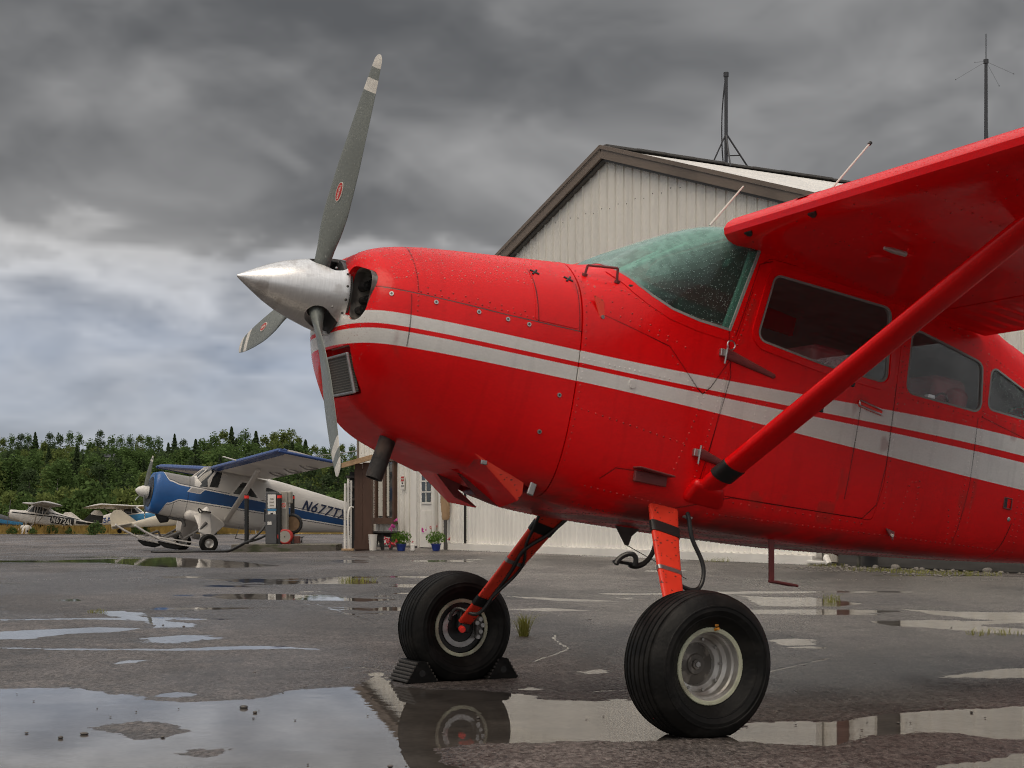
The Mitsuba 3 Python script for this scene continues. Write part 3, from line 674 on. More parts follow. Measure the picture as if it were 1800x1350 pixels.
# exhaust, cowl flaps -----------------------------------------------------------------------------------
ex = lathe([(.031, 0), (.038, 0), (.039, .085), (.0405, .088), (.038, .092), (.038, .20), (.033, .20), (.031, 0)], 32, 'z')
d = np.array([.035, .0, .165]); d /= np.linalg.norm(d); a = np.array([0, 1.0, 0]); b = np.cross(d, a)
ex.apply_transform(mat4(b, a, d, (.715, .10, -.765)))
part('exhaust_pipe', ex, 'mat_exhaust', 40)
part('exhaust_pipe__inside', cyl((.72, .10, -.74), (.735, .10, -.67), .035, 20), 'mat_black', 30)
for s in (1, -1):
    A0, A1 = (1.066, .11 * s, -.640), (1.048, .375 * s, -.597)
    B0, B1 = (1.335, .125 * s, -.794), (1.298, .365 * s, -.772)
    fl = plate([A0, B0, B1, A1], .006)
    k = part('cowl_flap', fl, 'mat_red', False)
    part('side_plate', plate([A1, B1, (1.312, .375 * s, -.735), (1.308, .38 * s, -.690)], .005), 'mat_leg_red', False, parent=k)
    part('side_plate', plate([A0, B0, (1.215, .118 * s, -.765), (1.245, .118 * s, -.672)], .005), 'mat_oxide_red', False, parent=k)
    part('bracket', rbox((.03, .008, .02), (1.10, .385 * s, -.635), .003), 'mat_steel', 30, parent=k)
    part('hinge_rod', tube([(1.12, .2 * s, -.62), (1.18, .2 * s, -.70)], .006, 6), 'mat_oxide_red', 30, parent=k)

# wings ---------------------------------------------------------------------------------------------------
def airfoil(n=40):
    t = (1 - np.cos(np.linspace(0, np.pi, n))) / 2
    th = 5 * .125 * (.2969 * np.sqrt(t) - .1260 * t - .3516 * t ** 2 + .2843 * t ** 3 - .1036 * t ** 4)
    m_, p_ = .02, .4
    yc = np.where(t < p_, m_ / p_ ** 2 * (2 * p_ * t - t * t), m_ / (1 - p_) ** 2 * ((1 - 2 * p_) + 2 * p_ * t - t * t))
    nose = np.where(t < .09, .050 * np.sqrt(np.maximum(0, 1 - (1 - t / .09) ** 2)), 0)
    th = np.maximum(th, nose); yc = yc - .016 * np.clip(1 - t / .22, 0, 1) ** 2
    return np.vstack([np.c_[t, yc + th][::-1], np.c_[t, yc - th][1:-1]])
AF = airfoil()
def wing_ring(y, af=AF, c=None, x0=2.108):
    ay = abs(y); c = (1.62 if ay < 2.6 else 1.62 - .50 * (ay - 2.6) / 2.86) if c is None else c
    tw = -math.radians(7.2 if ay < 2.6 else 7.2 - 2 * (ay - 2.6) / 2.86)
    x0 = x0 + .26 * max(0, ay - 2.6) / 2.86; x = af[:, 0] * c; z = af[:, 1] * c
    return np.c_[x0 + x * math.cos(tw) - z * math.sin(tw), np.full(len(af), y), .662 + .014 * max(0, ay - .5) + x * math.sin(tw) + z * math.cos(tw)]
def clip_af(t0, t1):
    up = AF[:40][::-1]; lo = np.vstack([AF[:40][::-1][:1], AF[40:], AF[0:1]])
    ts = t0 + (t1 - t0) * (1 - np.cos(np.linspace(0, np.pi, 18))) / 2
    u = np.c_[ts, np.interp(ts, up[:, 0], up[:, 1])]; l = np.c_[ts, np.interp(ts, lo[:, 0], lo[:, 1])]
    return np.vstack([u[::-1], l[(1 if t0 == 0 else 0):(-1 if t1 == 1 else None)]])
front = clip_af(0, .735)
for s in (1, -1):
    ys = np.r_[.49, .54, np.linspace(.6, 2.6, 12), np.linspace(2.9, 5.2, 10)] * s
    kw = part('wing', loft([wing_ring(y, front) for y in ys]), 'mat_red', 35)
    tip = []
    for t in np.linspace(0, 1, 7):
        r = wing_ring(5.2 * s, AF, 1.165 * math.sqrt(max(.02, 1 - .6 * t * t))); r[:, 0] += .22 * t * t; r[:, 1] += .16 * t * s; r[:, 2] = r[:, 2].mean() + (r[:, 2] - r[:, 2].mean()) * math.sqrt(max(.01, 1 - t * t)); tip.append(r)
    part('wing_tip', loft(tip), 'mat_red', 35, parent=kw)
    back = clip_af(.742, 1)
    for nm, y0, y1 in (('flap', .54, 2.55), ('aileron', 2.57, 5.18)):
        rr = []
        for y in np.arange(y0, y1, .0125):
            r = wing_ring(y * s, back); w_ = .0042 * np.sin(2 * np.pi * (y - y0) / .10); r[:, 2] += w_ * np.clip((back[:, 0] - .76) * 12, 0, 1) * np.clip((.995 - back[:, 0]) * 12, 0, 1); rr.append(r)
        part(nm, loft(rr), 'mat_red', 35, parent=kw)
    # landing light scoops in the leading edge, vents, fuel cap
    if s > 0:
        for yy in (.66, 1.12):
            r = wing_ring(yy, AF); i = np.argmin(r[:, 0]) + 3; p = r[i]; nn = np.cross(r[i + 1] - r[i - 1], [0, 1, 0]); nn /= np.linalg.norm(nn); nn = nn if nn[0] < 0 else -nn; uu = np.cross(nn, [0, 1, 0]); uu = uu if uu[2] > 0 else -uu
            P = [p + nn * .001 + np.array([0, 1, 0]) * .026 * math.cos(a_) - uu * .026 * math.sin(a_) for a_ in np.linspace(0, math.pi, 12)]
            part('leading_edge_vent', plate(P, .006), 'mat_black', False, parent=kw)
        part('bare_patch', plate([wing_ring(.99, AF)[33] + [-.004, 0, .004], wing_ring(1.06, AF)[33] + [-.004, 0, .004], wing_ring(1.05, AF)[36] + [-.004, 0, .003], wing_ring(.97, AF)[36] + [-.004, 0, .003]], .003), 'mat_lining_light', False, parent=kw)
    part('fuel_vent', cat(rbox((.035, .012, .11), (2.60, 1.22 * s, .565), .005), tube([(2.60, 1.22 * s, .515), (2.52, 1.22 * s, .512), (2.47, 1.22 * s, .512)], [.011, .011, .007], 10)), 'mat_red', 30, parent=kw)
    part('fuel_vent__nozzle', tube([(2.575, 1.22 * s, .512), (2.50, 1.22 * s, .511), (2.455, 1.22 * s, .511)], [.0125, .0125, .007], 10), 'mat_rim', 30, parent=kw)
    rv = []
    for y in np.arange(.62, 5.2, .38):
        r = wing_ring(y * s, AF)[40:]; q = poly_pts(r[3:-9, [0, 2]], .05)
        for x, z in q: rv.append(dome(np.array([x, y * s, z - .0012]), np.array([0, 0.02, -1.0]), .0048, .003))
    for kx in (10, 22):
        for y in np.arange(.6, 5.1, .06): rv.append(dome(wing_ring(y * s, AF)[40 + kx] - [0, 0, .001], np.array([0, 0.02, -1.0]), .0048, .003))
    k_ = part('rivets', cat(rv), 'mat_rivet', True, lambda v: np.c_[v[:, 0] * 0 + 1, v[:, 2] * 0 + .5], parent=kw); tag(k_, 'rivet rows under the wing', kind='stuff')
    for yy, kx in ((1.0, 14), (1.7, 20), (2.4, 14), (3.1, 18), (3.9, 16)):
        q = wing_ring(yy * s, AF)[40 + kx]; part('inspection_cover', cyl(q + [0, 0, .004], q - [0, 0, .0045], .055, 24), 'mat_red', 30, parent=kw)
    for yy in (1.42, 2.62): part('skin_joint', plate([wing_ring(yy * s, AF)[40 + i] - [0, .004 * a_, .0012] for a_ in (-1,) for i in range(3, 30)] + [wing_ring(yy * s, AF)[40 + i] - [0, -.004, .0012] for i in range(29, 2, -1)], .002), 'mat_oxide_red', False, parent=kw) if False else None
    # strut: a streamlined tube with a black boot at its foot
    a0, a1 = np.array([2.135, .590 * s, -.575]), np.array([2.63, 1.93 * s, .575])
    t = a1 - a0; L_ = np.linalg.norm(t); t /= L_
    cd = np.array([1.0, 0, 0]) - t * t[0]; cd /= np.linalg.norm(cd); nd = np.cross(t, cd)
    an = np.arange(28) * 2 * np.pi / 28
    ov = np.c_[.068 * np.cos(an) + .008 * np.cos(2 * an), .030 * np.sin(an)]
    def strut_ring(u, k=1.0): return a0 + t * u + k * (ov[:, :1] * cd + ov[:, 1:] * nd)
    ks = part('wing_strut', loft([strut_ring(u, k) for u, k in ((-.005, .82), (.03, .92), (.07, .95), (.10, 1), (L_ * .3, 1), (L_ * .6, 1), (L_ * .9, 1), (L_, .95))]), 'mat_red', 35)
    part('boot', loft([strut_ring(u, k) for u, k in ((.075, 1.03), (.08, 1.06), (.155, 1.06), (.16, 1.03))]), 'mat_black', 35, parent=ks)
    [part('clip', rbox((.03, .014, .03), a0 + t * u - cd * -.070, .004), 'mat_black', 30, parent=ks) for u in (.62, .80)]
    part('fairing', m3.Manifold.hull_points(np.vstack([trimesh.creation.icosphere(subdivisions=1, radius=.03).vertices + q for q in (a0 + [-.06, -.06 * s, -.05], a0 + [.10, -.06 * s, -.06], a0 + [-.05, -.01 * s, -.0], a0 + [.06, -.01 * s, -.015])])), 'mat_red', 35, parent=ks)
    # whip aerials on the wing
part('whip_antenna', cat(tube([(2.25, .14, .745), (2.415, .14, .985)], [.006, .0045], 8)), 'mat_decal_white', 30)
part('whip_antenna', cat(tube([(2.46, .62, .74), (2.78, .62, 1.195)], [.006, .0045], 8)), 'mat_decal_white', 30)
part('whip_antenna_cap', cyl((2.776, .62, 1.190), (2.785, .62, 1.203), .009, 10), 'mat_black', 30)

# tail (beyond the frame, so that the airplane is whole)
def slab(pts, th, axis):
    P = sg.Polygon(pts); m = trimesh.creation.extrude_polygon(P.buffer(-.02).buffer(.02), th, engine='earcut'); v = m.vertices.copy(); v[:, 2] -= th / 2
    m.vertices = np.c_[v[:, 0], v[:, 2], v[:, 1]] if axis == 'y' else np.c_[v[:, 0], v[:, 1], v[:, 2] + .06]
    return m
part('fin', slab([(5.9, .15), (6.75, 1.15), (7.15, 1.2), (7.1, .1)], .06, 'y'), 'mat_red', 30)
part('rudder', slab([(7.16, 1.2), (7.45, 1.18), (7.55, -.05), (7.11, .0)], .05, 'y'), 'mat_red', 30)
part('tailplane', slab([(6.3, -1.65), (6.3, 1.65), (6.9, 1.7), (7.0, .2), (7.0, -.2), (6.9, -1.7)], .06, 'z'), 'mat_red', 30)

# landing gear --------------------------------------------------------------------------------------------
S_ = -np.array(FY); FH = np.array([-.8908, -.4543, 0.0])
WN, WF = np.array([.756, 6.2465, .2825]), np.array([-.312, 8.3407, .2825])
for wc, s in ((WN, 1), (WF, -1)):
    out = -S_ * s                       # outboard
    def wheel_m(m): 
        m = trimesh.Trimesh(np.array(m.vertices), np.array(m.faces), process=False); m.apply_transform(mat4(np.cross(out, [0, 0, 1]), out, [0, 0, 1], wc)); return m
    kw = thing('x', '', '') if False else None
    WK = numbered('red_airplane__wheel')
    prof = [(.150, .078), (.158, .088), (.175, .101), (.196, .1085), (.198, .1115), (.204, .112), (.206, .1105), (.226, .1125), (.240, .1105), (.242, .1125), (.247, .112), (.249, .108), (.270, .098), (.285, .084)]
    g = []
    for h in (.072, .050, .0265, 0, -.0265, -.050, -.072):
        rr = .3045 - 1.75 * h * h - 14 * h ** 4 * 20 * .2
        g += [(rr - .0004, h + .0046), (rr - .010, h + .0030), (rr - .010, h - .0030), (rr - .0004, h - .0046)]
    prof = prof + g + [(r, -h) for r, h in prof[::-1]] + [(.140, -.07), (.140, .07)]
    prof = [(r, h * (1 + .22 * np.clip((r - .165) / .06, 0, 1))) for r, h in prof]
    ty = wheel_m(lathe(prof, 128, 'y', closed=True))
    low = ty.vertices[:, 2] < .004
    dz = np.clip(.03 - ty.vertices[:, 2], 0, .03)
    off = (ty.vertices - wc) @ out
    ty.vertices += out * (np.sign(off) * dz * .35)[:, None]
    ty.vertices[:, 2] = np.maximum(ty.vertices[:, 2], .002)
    k = put(WK, ty, 'mat_rubber', 28)
    put(k + '__rim', wheel_m(lathe([(.141, .088), (.138, .086), (.134, .060), (.128, .052), (.126, .022), (.112, .012), (.110, -.006), (.090, -.012), (.085, -.03), (.0, -.03), (.0, -.06), (.135, -.06), (.141, .08)], 80, 'y', closed=True)), 'mat_rim', 28)
    put(k + '__rim_flange', wheel_m(lathe([(.139, .084), (.139, .0905), (.143, .0925), (.155, .0925), (.1575, .089), (.155, .082)], 80, 'y', closed=True)), 'mat_rim_edge', 28)
    put(k + '__hub', wheel_m(cat(lathe([(.0, -.004), (.020, -.004), (.022, -.012), (.040, -.012), (.044, -.018), (.058, -.022), (.086, -.028), (0, -.029)], 48, 'y'))), 'mat_hub', 28)
    put(k + '__axle_nut', wheel_m(cat(lathe([(0, .004), (.012, .004), (.014, -.004), (0, -.005)], 6, 'y'))), 'mat_steel', 20)
    bl = []
    for a in np.radians(np.arange(20, 380, 40)):
        bl.append(cyl((.104 * np.cos(a), .003, .104 * np.sin(a)), (.104 * np.cos(a), .012, .104 * np.sin(a)), .0065, 6))
    [put(k + '__bolt', wheel_m(b_), 'mat_steel', 20) for b_ in bl]
    put(k + '__valve', wheel_m(cyl((-.02, .093, .148), (-.022, .115, .152), .006, 8)), 'mat_orange', 30)
    put(k + '__tyre_mark', wheel_m(rbox((.018, .004, .024), (-.024, .099, .172), .002)), 'mat_orange', 30)
    # inboard side: flange, brake disc, caliper
    put(k + '__rim_flange', wheel_m(lathe([(.137, -.084), (.137, -.0905), (.142, -.0925), (.154, -.0925), (.1565, -.089), (.154, -.082)], 80, 'y', closed=True)), 'mat_rim_edge', 28)
    put(k + '__dark_well', wheel_m(lathe([(.136, -.066), (0, -.066), (0, -.062), (.136, -.062)], 60, 'y')), 'mat_black', 28)
    put(k + '__brake_disc', wheel_m(lathe([(.078, -.078), (.106, -.078), (.106, -.072), (.078, -.072)], 60, 'y', closed=True)), 'mat_steel', 28)
    fw_ = -1.0 if s > 0 else 1.0         # forward side in the wheel's own frame
    cal = [rbox((.040, .05, .12), (-fw_ * -.098, -.088, .0), .008)]
    cal2 = [cyl((fw_ * .098 + dx, -.11, zz), (fw_ * .098 + dx, -.125, zz), .012, 10) for dx, zz in ((0, .045), (.012 * fw_, .012), (0, -.022), (-.015 * fw_, -.05), (-.02 * fw_, .025))]
    put(k + '__brake_caliper', wheel_m(cat(cal)), 'mat_dark_metal', 30)
    [put(k + '__caliper_bolt', wheel_m(b_), 'mat_steel', 30) for b_ in cal2]
    if s < 0:
        put(k + '__axle_cap', wheel_m(cat(tube([(-.005, -.09, .0), (-.03, -.165, -.004)], .018, 12), tube([(-.03, -.165, -.004), (-.037, -.185, -.005)], .013, 12))), 'mat_bright_red', 30)
    # spring steel leg: from the belly to the axle
    lw = local(wc); 
    top = np.array([1.985, .46 * s, -.655]); bot = lw + np.array([0, -.115 * s, .03])
    mid = top * .45 + bot * .55 + np.array([0.0, -.03 * s, .015])
    rings = []
    ts = np.linspace(0, 1, 16)
    from scipy.interpolate import CubicSpline
    cs = CubicSpline([0, .55, 1], np.array([top, mid, bot]))
    for t_ in ts:
        p = cs(t_); d = cs(t_, 1); d /= np.linalg.norm(d)
        wd = np.array([1.0, 0, .0]); wd = wd - d * (wd @ d); wd /= np.linalg.norm(wd); nd = np.cross(d, wd)
        hw = .080 - .042 * t_; th = .014 - .003 * t_
        an = np.arange(20) * 2 * np.pi / 20
        c_ = np.sign(np.cos(an)) * np.abs(np.cos(an)) ** .35; s_ = np.sign(np.sin(an)) * np.abs(np.sin(an)) ** .6
        rings.append(p + (hw * c_)[:, None] * wd + (th * s_)[:, None] * nd)
    kl = part('landing_gear_leg', loft(rings), 'mat_leg_red', 35)
    def band(t0, t1, k_=1.0, e=.004):
        rr = []
        for t_ in np.linspace(t0, t1, 4):
            p = cs(t_); d = cs(t_, 1); d /= np.linalg.norm(d); wd = np.array([1.0, 0, 0]); wd = wd - d * (wd @ d); wd /= np.linalg.norm(wd); nd = np.cross(d, wd)
            hw = .080 - .042 * t_ + e; th = .014 - .003 * t_ + e; an = np.arange(20) * 2 * np.pi / 20
            c_ = np.sign(np.cos(an)) * np.abs(np.cos(an)) ** .35; s_ = np.sign(np.sin(an)) * np.abs(np.sin(an)) ** .6
            rr.append(p + (hw * c_)[:, None] * wd + (th * s_)[:, None] * nd)
        return loft(rr)
    part('tape', band(.20, .27), 'mat_black', 35, parent=kl)
    part('clamp', band(.50, .525, e=.003), 'mat_steel', 35, parent=kl)
    if s < 0: part('tape', band(.80, .86), 'mat_black', 35, parent=kl)
    # brake line: loops off the leg
    nd0 = np.array([0, s, 0.0])
    if s > 0:
        q = [(2.02, .47, -.685), (2.10, .50, -.70), (2.125, .52, -.80), (2.19, .56, -.95), (2.16, .58, -1.04), (2.07, .60, -1.045), (1.985, .62, -1.02), (1.93, .66, -1.0)]
        part('brake_line', tube(q, .010, 10, 48), 'mat_hose', 30, parent=kl)
        part('brake_fitting', cat(tube([(2.03, .47, -.66), (2.14, .50, -.675)], .013, 8), tube([(2.04, .46, -.70), (2.13, .50, -.725)], .010, 8)), 'mat_steel', 30, parent=kl)
        q = [(1.86, .50, -.98), (1.84, .50, -.93), (1.79, .48, -.955), (1.775, .48, -.985)]
        part('brake_line', tube(q, .012, 8), 'mat_hose', 30, parent=kl)
    else:
        o = np.array([.0, .03, .0])
        q = [cs(0) + [.08, .02, -.03], cs(.15) + [.07, .03, .0], cs(.3) + [.03, .035, 0], cs(.42) + [-.02, .035, 0], cs(.55) + [.0, .03, 0], cs(.8) + [.02, .03, 0], cs(.93) + [.0, .05, 0], lw + [-.05, .12, .10], lw + [-.09, .12, .03]]
        part('brake_line', tube(q, .010, 8, 60), 'mat_hose', 30, parent=kl)
        q = [cs(.02) + [-.07, .02, 0], cs(.12) + [-.09, .03, 0], cs(.25) + [-.06, .03, 0], cs(.38) + [-.03, .03, 0], cs(.5) + [.03, .03, 0], cs(.66) + [.04, .03, 0], cs(.9) + [.04, .03, 0]]
        part('brake_line', tube(q, .008, 8, 60), 'mat_hose', 30, parent=kl)
        part('axle_clamp', cat(rbox((.07, .05, .10), lw + [0, .10, .04], .01), rbox((.05, .06, .05), lw + [.0, .12, .0], .01)), 'mat_black', 30, parent=kl)
FR_ = np.array([(1.99, .44, -.86), (1.975, .44, -.92), (1.935, .44, -.965), (1.87, .44, -.975)])
# belly step (the dark curved foot rest seen behind the near leg)
part('foot_rest', cat(tube(FR_, [.011, .011, .013, .013], 8), rbox((.10, .05, .012), FR_[3] + [-.03, 0, .004], .004)), 'mat_black', 30)

# cabin -----------------------------------------------------------------------------------------------------
part('instrument_panel', cat(rbox((.03, .98, .34), (1.93, 0, .10), .01), rbox((.30, .96, .02), (1.80, 0, .262), .008)), 'mat_dash', 30)
part('glare_shield', m3.Manifold.hull_points(np.vstack([trimesh.creation.icosphere(subdivisions=2, radius=.03).vertices + q for q in ((1.86, .40, .225), (1.86, -.40, .225), (1.98, .36, .255), (1.98, -.36, .255), (1.90, .2, .29), (1.90, -.2, .29))])), 'mat_dash', 35)
for yy in (.26, -.26):
    part('control_yoke', cat(tube([(1.95, yy, .08), (2.10, yy, .09)], .012, 8), tube([(2.10, yy - .13, .17), (2.10, yy - .13, .08), (2.10, yy, .06), (2.10, yy + .13, .08), (2.10, yy + .13, .17)], .013, 8)), 'mat_black', 30)
for x0, yy in ((2.62, .25), (2.62, -.25), (3.40, .25), (3.40, -.25)):
    k = part('seat', cat(rbox((.46, .42, .12), (x0, yy, -.32), .05), rbox((.12, .42, .52), (x0 + .26, yy, -.06), .05, rotm([0, 1, 0], 10))), 'mat_seat', 40)
    part('headrest', m3.Manifold.hull_points(np.vstack([trimesh.creation.icosphere(subdivisions=2, radius=.045).vertices + [x0 + a_, yy + b_, c_] for a_ in (.20, .34) for b_ in (-.10, .10) for c_ in (.13, .205)])), 'mat_seat', 40, parent=k)
    part('buckle', cat(rbox((.05, .03, .03), (x0 + .12, yy + .16, .115), .006), tube([(x0 + .15, yy + .16, .12), (x0 + .19, yy + .18, .145), (x0 + .22, yy + .18, .11)], .006, 6)), 'mat_chrome', 30, parent=k)
part('cabin_brace', tube([(1.70, .0, .34), (2.14, .13, .625)], .011, 10), 'mat_decal_white', 30)
part('cabin_brace', tube([(1.70, .0, .34), (2.14, -.13, .625)], .011, 10), 'mat_decal_white', 30)
part('visor_mount', cat(rbox((.10, .05, .065), (2.20, .46, .47), .015, rotm([0, 1, 0], 25)), tube([(2.20, .47, .48), (2.26, .50, .50)], .010, 8)), 'mat_black', 35)
part('compass', cat(trimesh.creation.icosphere(subdivisions=2, radius=.06) .apply_scale([.9, 1, 1.1]).apply_translation([1.90, .16, .315])), 'mat_dash', 35)
part('headset_hook', cat(tube([(2.42, -.40, .20), (2.42, -.40, .28), (2.47, -.40, .30), (2.49, -.40, .25)], .010, 8), rbox((.03, .03, .10), (2.41, -.40, .17), .008)), 'mat_chrome', 30)
part('pillar_trim', ringstrip(sg.Polygon([(2.14, .17), (2.165, .17), (2.285, .56), (2.255, .56)]), -.012, .035), 'mat_lining_light', 30)
# ------------------------------------------------------------------ the apron: wet asphalt whose hollows hold rain water
PUDDLES = {
    'main': [(-3.47,8.14),(-2.64,7.93),(-2.3,7.95),(-2.0,7.72),(-1.75,7.37),(-1.48,7.26),(-1.29,7.42),(-1.18,7.58),(-1.08,7.88),(-0.94,7.95),(-0.83,8.03),(-0.81,8.37),(-0.76,8.67),(-0.69,8.37),(-0.59,8.01),(-0.29,7.8),(-0.03,7.72),(0.17,7.44),(0.41,7.35),(0.53,7.49),(0.68,7.35),(0.72,6.25),(0.47,6.06),(0.22,6.06),(0.0,6.01),(-0.18,5.97),(-0.34,5.91),(-0.27,5.66),(-0.2,5.45),(-0.1,5.29),(-0.35,4.68),(-1.99,4.68)],
    'isl1': [(-1.76,6.46),(-1.65,6.66),(-1.52,6.62),(-1.34,6.36),(-1.39,6.15),(-1.5,6.11),(-1.62,6.3)],
    'isl2': [(-1.27,5.76),(-1.2,5.87),(-1.07,5.88),(-1.1,5.72),(-1.17,5.66)],
    'right': [(0.81,6.22),(0.98,6.62),(1.07,6.7),(1.33,6.66),(1.5,6.73),(1.71,6.91),(2.08,7.03),(2.47,7.17),(2.66,7.17),(2.26,6.09),(1.93,6.14),(1.74,6.28),(1.52,6.22),(1.34,6.04),(1.19,5.94),(1.04,6.0),(0.87,6.04)],
    'br': [(1.44,5.38),(1.61,5.56),(1.82,5.72),(2.19,5.91),(1.73,4.68),(1.28,4.68)],
    'r2': [(2.31,8.42),(2.55,8.73),(2.84,8.92),(3.33,8.99),(3.12,8.42),(2.67,8.4)],
    'r3': [(1.78,10.94),(1.97,11.09),(2.21,11.04),(2.11,10.51),(1.86,10.47)],
    'r4': [(1.82,10.33),(2.02,10.47),(2.25,10.29),(2.04,10.2)],
    'u1': [(2.46,17.03),(2.78,16.67),(3.25,16.56),(3.4,16.12),(3.48,15.4),(3.19,14.83),(2.75,14.83),(2.38,14.92)],
    'u2': [(3.58,14.65),(3.84,14.39),(4.19,14.14),(4.69,14.06),(5.12,13.82),(4.55,12.27),(4.17,12.79),(3.74,13.66)],
    'u3': [(3.0,12.86),(3.45,12.93),(3.82,12.27),(4.01,12.03),(4.41,11.91),(4.13,11.14),(3.51,11.57),(3.3,12.03),(3.03,12.4)],
    'u4': [(2.58,12.21),(2.87,12.09),(2.65,11.91)],
    'l1': [(-11.06,29.85),(-9.17,29.49),(-7.93,30.61),(-6.98,31.4),(-6.12,30.61),(-4.85,28.45),(-3.99,26.57),(-4.52,25.45),(-5.81,25.72),(-7.5,28.11),(-9.48,28.45),(-10.54,28.45)],
    'l2': [(-13.87,39.0),(-12.63,39.64),(-11.09,38.38),(-11.23,36.09),(-12.83,36.09)],
    'l2b': [(-10.42,39.64),(-9.55,40.3),(-8.1,38.38),(-8.82,36.63)],
    'l3': [(-3.57,16.91),(-3.33,17.27),(-2.69,17.27),(-2.13,16.91),(-1.57,16.34),(-1.19,16.12),(-1.51,15.7),(-2.25,16.01),(-2.98,16.12)],
    'l4': [(-3.93,14.14),(-3.6,14.31),(-3.3,13.98),(-3.23,13.43),(-2.59,12.59),(-2.52,12.15),(-2.86,12.09),(-3.16,12.93),(-3.64,13.66)],
    'l5': [(-4.07,11.57),(-3.71,11.91),(-3.26,12.21),(-2.87,12.09),(-3.03,11.68),(-3.33,11.51),(-3.43,11.04),(-3.85,10.94)],
    'l6': [(-3.65,10.38),(-2.97,10.29),(-2.29,10.29),(-1.86,10.47),(-1.47,10.42),(-1.14,10.12),(-1.59,10.2),(-2.16,10.03),(-2.98,10.07)],
    'l7': [(-2.46,9.19),(-2.39,9.48),(-2.17,9.52),(-2.23,9.26),(-2.35,9.12)],
    'l8': [(-1.75,7.58),(-1.7,7.77),(-1.51,7.65),(-1.56,7.51)],
    'l9': [(-1.69,8.37),(-1.57,8.45),(-1.6,8.31)],
    'm1': [(-2.22,20.32),(-1.99,20.67),(-1.82,20.49)],
    'f1': [(-0.25,16.91),(0.49,16.45),(1.22,15.7),(0.47,15.8)],
    'f2': [(-0.11,14.48),(0.33,14.65),(1.05,14.22),(0.31,14.14)],
    'e1': [(-3.24,20.15),(-2.88,20.49),(-2.7,19.98),(-2.98,19.66)],
    'e2': [(-4.8,16.01),(-4.57,16.23),(-4.48,15.8)],
    'q1': [(0.36,8.73),(0.53,8.92),(0.58,8.7),(0.41,8.54)],
    'q2': [(0.0,7.82),(0.1,8.01),(0.17,7.85)],
    'w1': [(0.0,9.16),(0.21,9.48),(0.37,10.12),(0.35,10.42),(0.42,10.29),(0.38,9.79),(0.21,9.3)],
}
CRACKS = [[(-3.6, 16.4), (-1.9, 15.2), (-1.2, 12.9), (-.45, 12.6)], [(2.9, 19.5), (4.0, 17.6), (7.0, 16.2)], [(3.0, 15.9), (4.1, 15.4), (8.2, 15.0)], [(-6, 18.2), (-3.5, 18.6), (-2.2, 20.4), (-.6, 20.0)],
          [(.1, 9.3), (.40, 10.3), (.28, 11.4), (-.2, 12.6)], [(0.35, 7.72), (1.0, 8.0), (2.0, 9.6), (4.4, 9.4)], [(-4.6, 13.0), (-3.4, 13.2), (-2.8, 14.6), (.3, 14.9), (3.4, 13.6), (5.6, 11.6)],
          [(-3.2, 11.0), (-1.6, 11.5), (-.5, 11.2)], [(-8, 24.5), (-4, 23.4), (0, 24.6), (5, 23.0)], [(-1.3, 8.75), (-.9, 9.0), (-.45, 8.6)]]
WATER = -.004
GL = .224
def sst(a, b, x):
    t = np.clip((np.asarray(x, float) - a) / (b - a), 0, 1); return t * t * (3 - 2 * t)
def crk(px, py):
    out = np.full(px.shape, 9.0)
    wob = .10 * (meshkit.fbm(np.stack([px * 2.2, py * 2.2, px * 0], -1), 3, 5) - .5)
    P = shapely.points(px + wob, py + wob * 1.3)
    for c in CRACKS: out = np.minimum(out, shapely.distance(sg.LineString(c), P))
    return out
def ground_height(px, py):
    z = np.zeros(px.shape)
    P = shapely.points(px, py)
    wob = meshkit.fbm(np.stack([px * 1.7, py * 1.7, px * 0], -1), 4, 3) - .5
    wob2 = meshkit.fbm(np.stack([px * 9, py * 6, px * 0 + 4], -1), 4, 13) - .5
    sd = np.full(px.shape, -9.0)
    for k, c in PUDDLES.items():
        if k.startswith('isl') or k == 'w1': continue
        g = sg.Polygon(c).buffer(0); b = np.array(g.bounds)
        m = (px > b[0] - .6) & (px < b[2] + .6) & (py > b[1] - .6) & (py < b[3] + .6)
        d = shapely.distance(g.boundary, P[m]); d = np.where(shapely.contains(g, P[m]), d, -d)
        s = 1.0 if k in ('main', 'right', 'l1', 'u1', 'u2') else 1.0
        sd[m] = np.maximum(sd[m], d + .20 * wob[m] + .05 * wob2[m] + (-.045 if k[0] in 'lurfq' and len(k) == 2 else 0))
    for k in ('isl1', 'isl2'):
        g = sg.Polygon(PUDDLES[k]); b = np.array(g.bounds)
        m = (px > b[0] - .6) & (px < b[2] + .6) & (py > b[1] - .6) & (py < b[3] + .6)
        d = shapely.distance(g.boundary, P[m]); d = np.where(shapely.contains(g, P[m]), d, -d)
        sd[m] = np.minimum(sd[m], -d - .05 * wob[m])
    z = np.clip(-sd * .055, -.022, .004) - .004
    rough = meshkit.fbm(np.stack([px * 9, py * 9, px * 0], -1), 4, 8) - .5
    fine = meshkit.noise(np.stack([px * 55, py * 55, px * 0], -1), 9) - .5
    z = z + .0042 * rough + .0030 * fine
    dip = meshkit.fbm(np.stack([px * .42, py * .55, px * 0 + 2], -1), 5, 21)
    dip2 = meshkit.fbm(np.stack([px * .35, py * 1.3, px * 0 + 8], -1), 5, 29)
    z = z - .010 * (.6 * sst(.69, .76, dip) + .6 * sst(.665, .74, dip2) * sst(11, 14, py)) * sst(8.5, 10.5, py) * (sst(1.2, .4, np.abs(px - .3)) * -1 + 1)
    c = crk(px, py)
    return z - .007 * np.clip(1 - c / .022, 0, 1)
def fall(x, y):
    # the apron falls away gently on the left, beyond the fuel island
    return -GL * np.maximum(sst(33.5, 45.5, y) * sst(-2.5, -8, x), sst(46, 51, y))
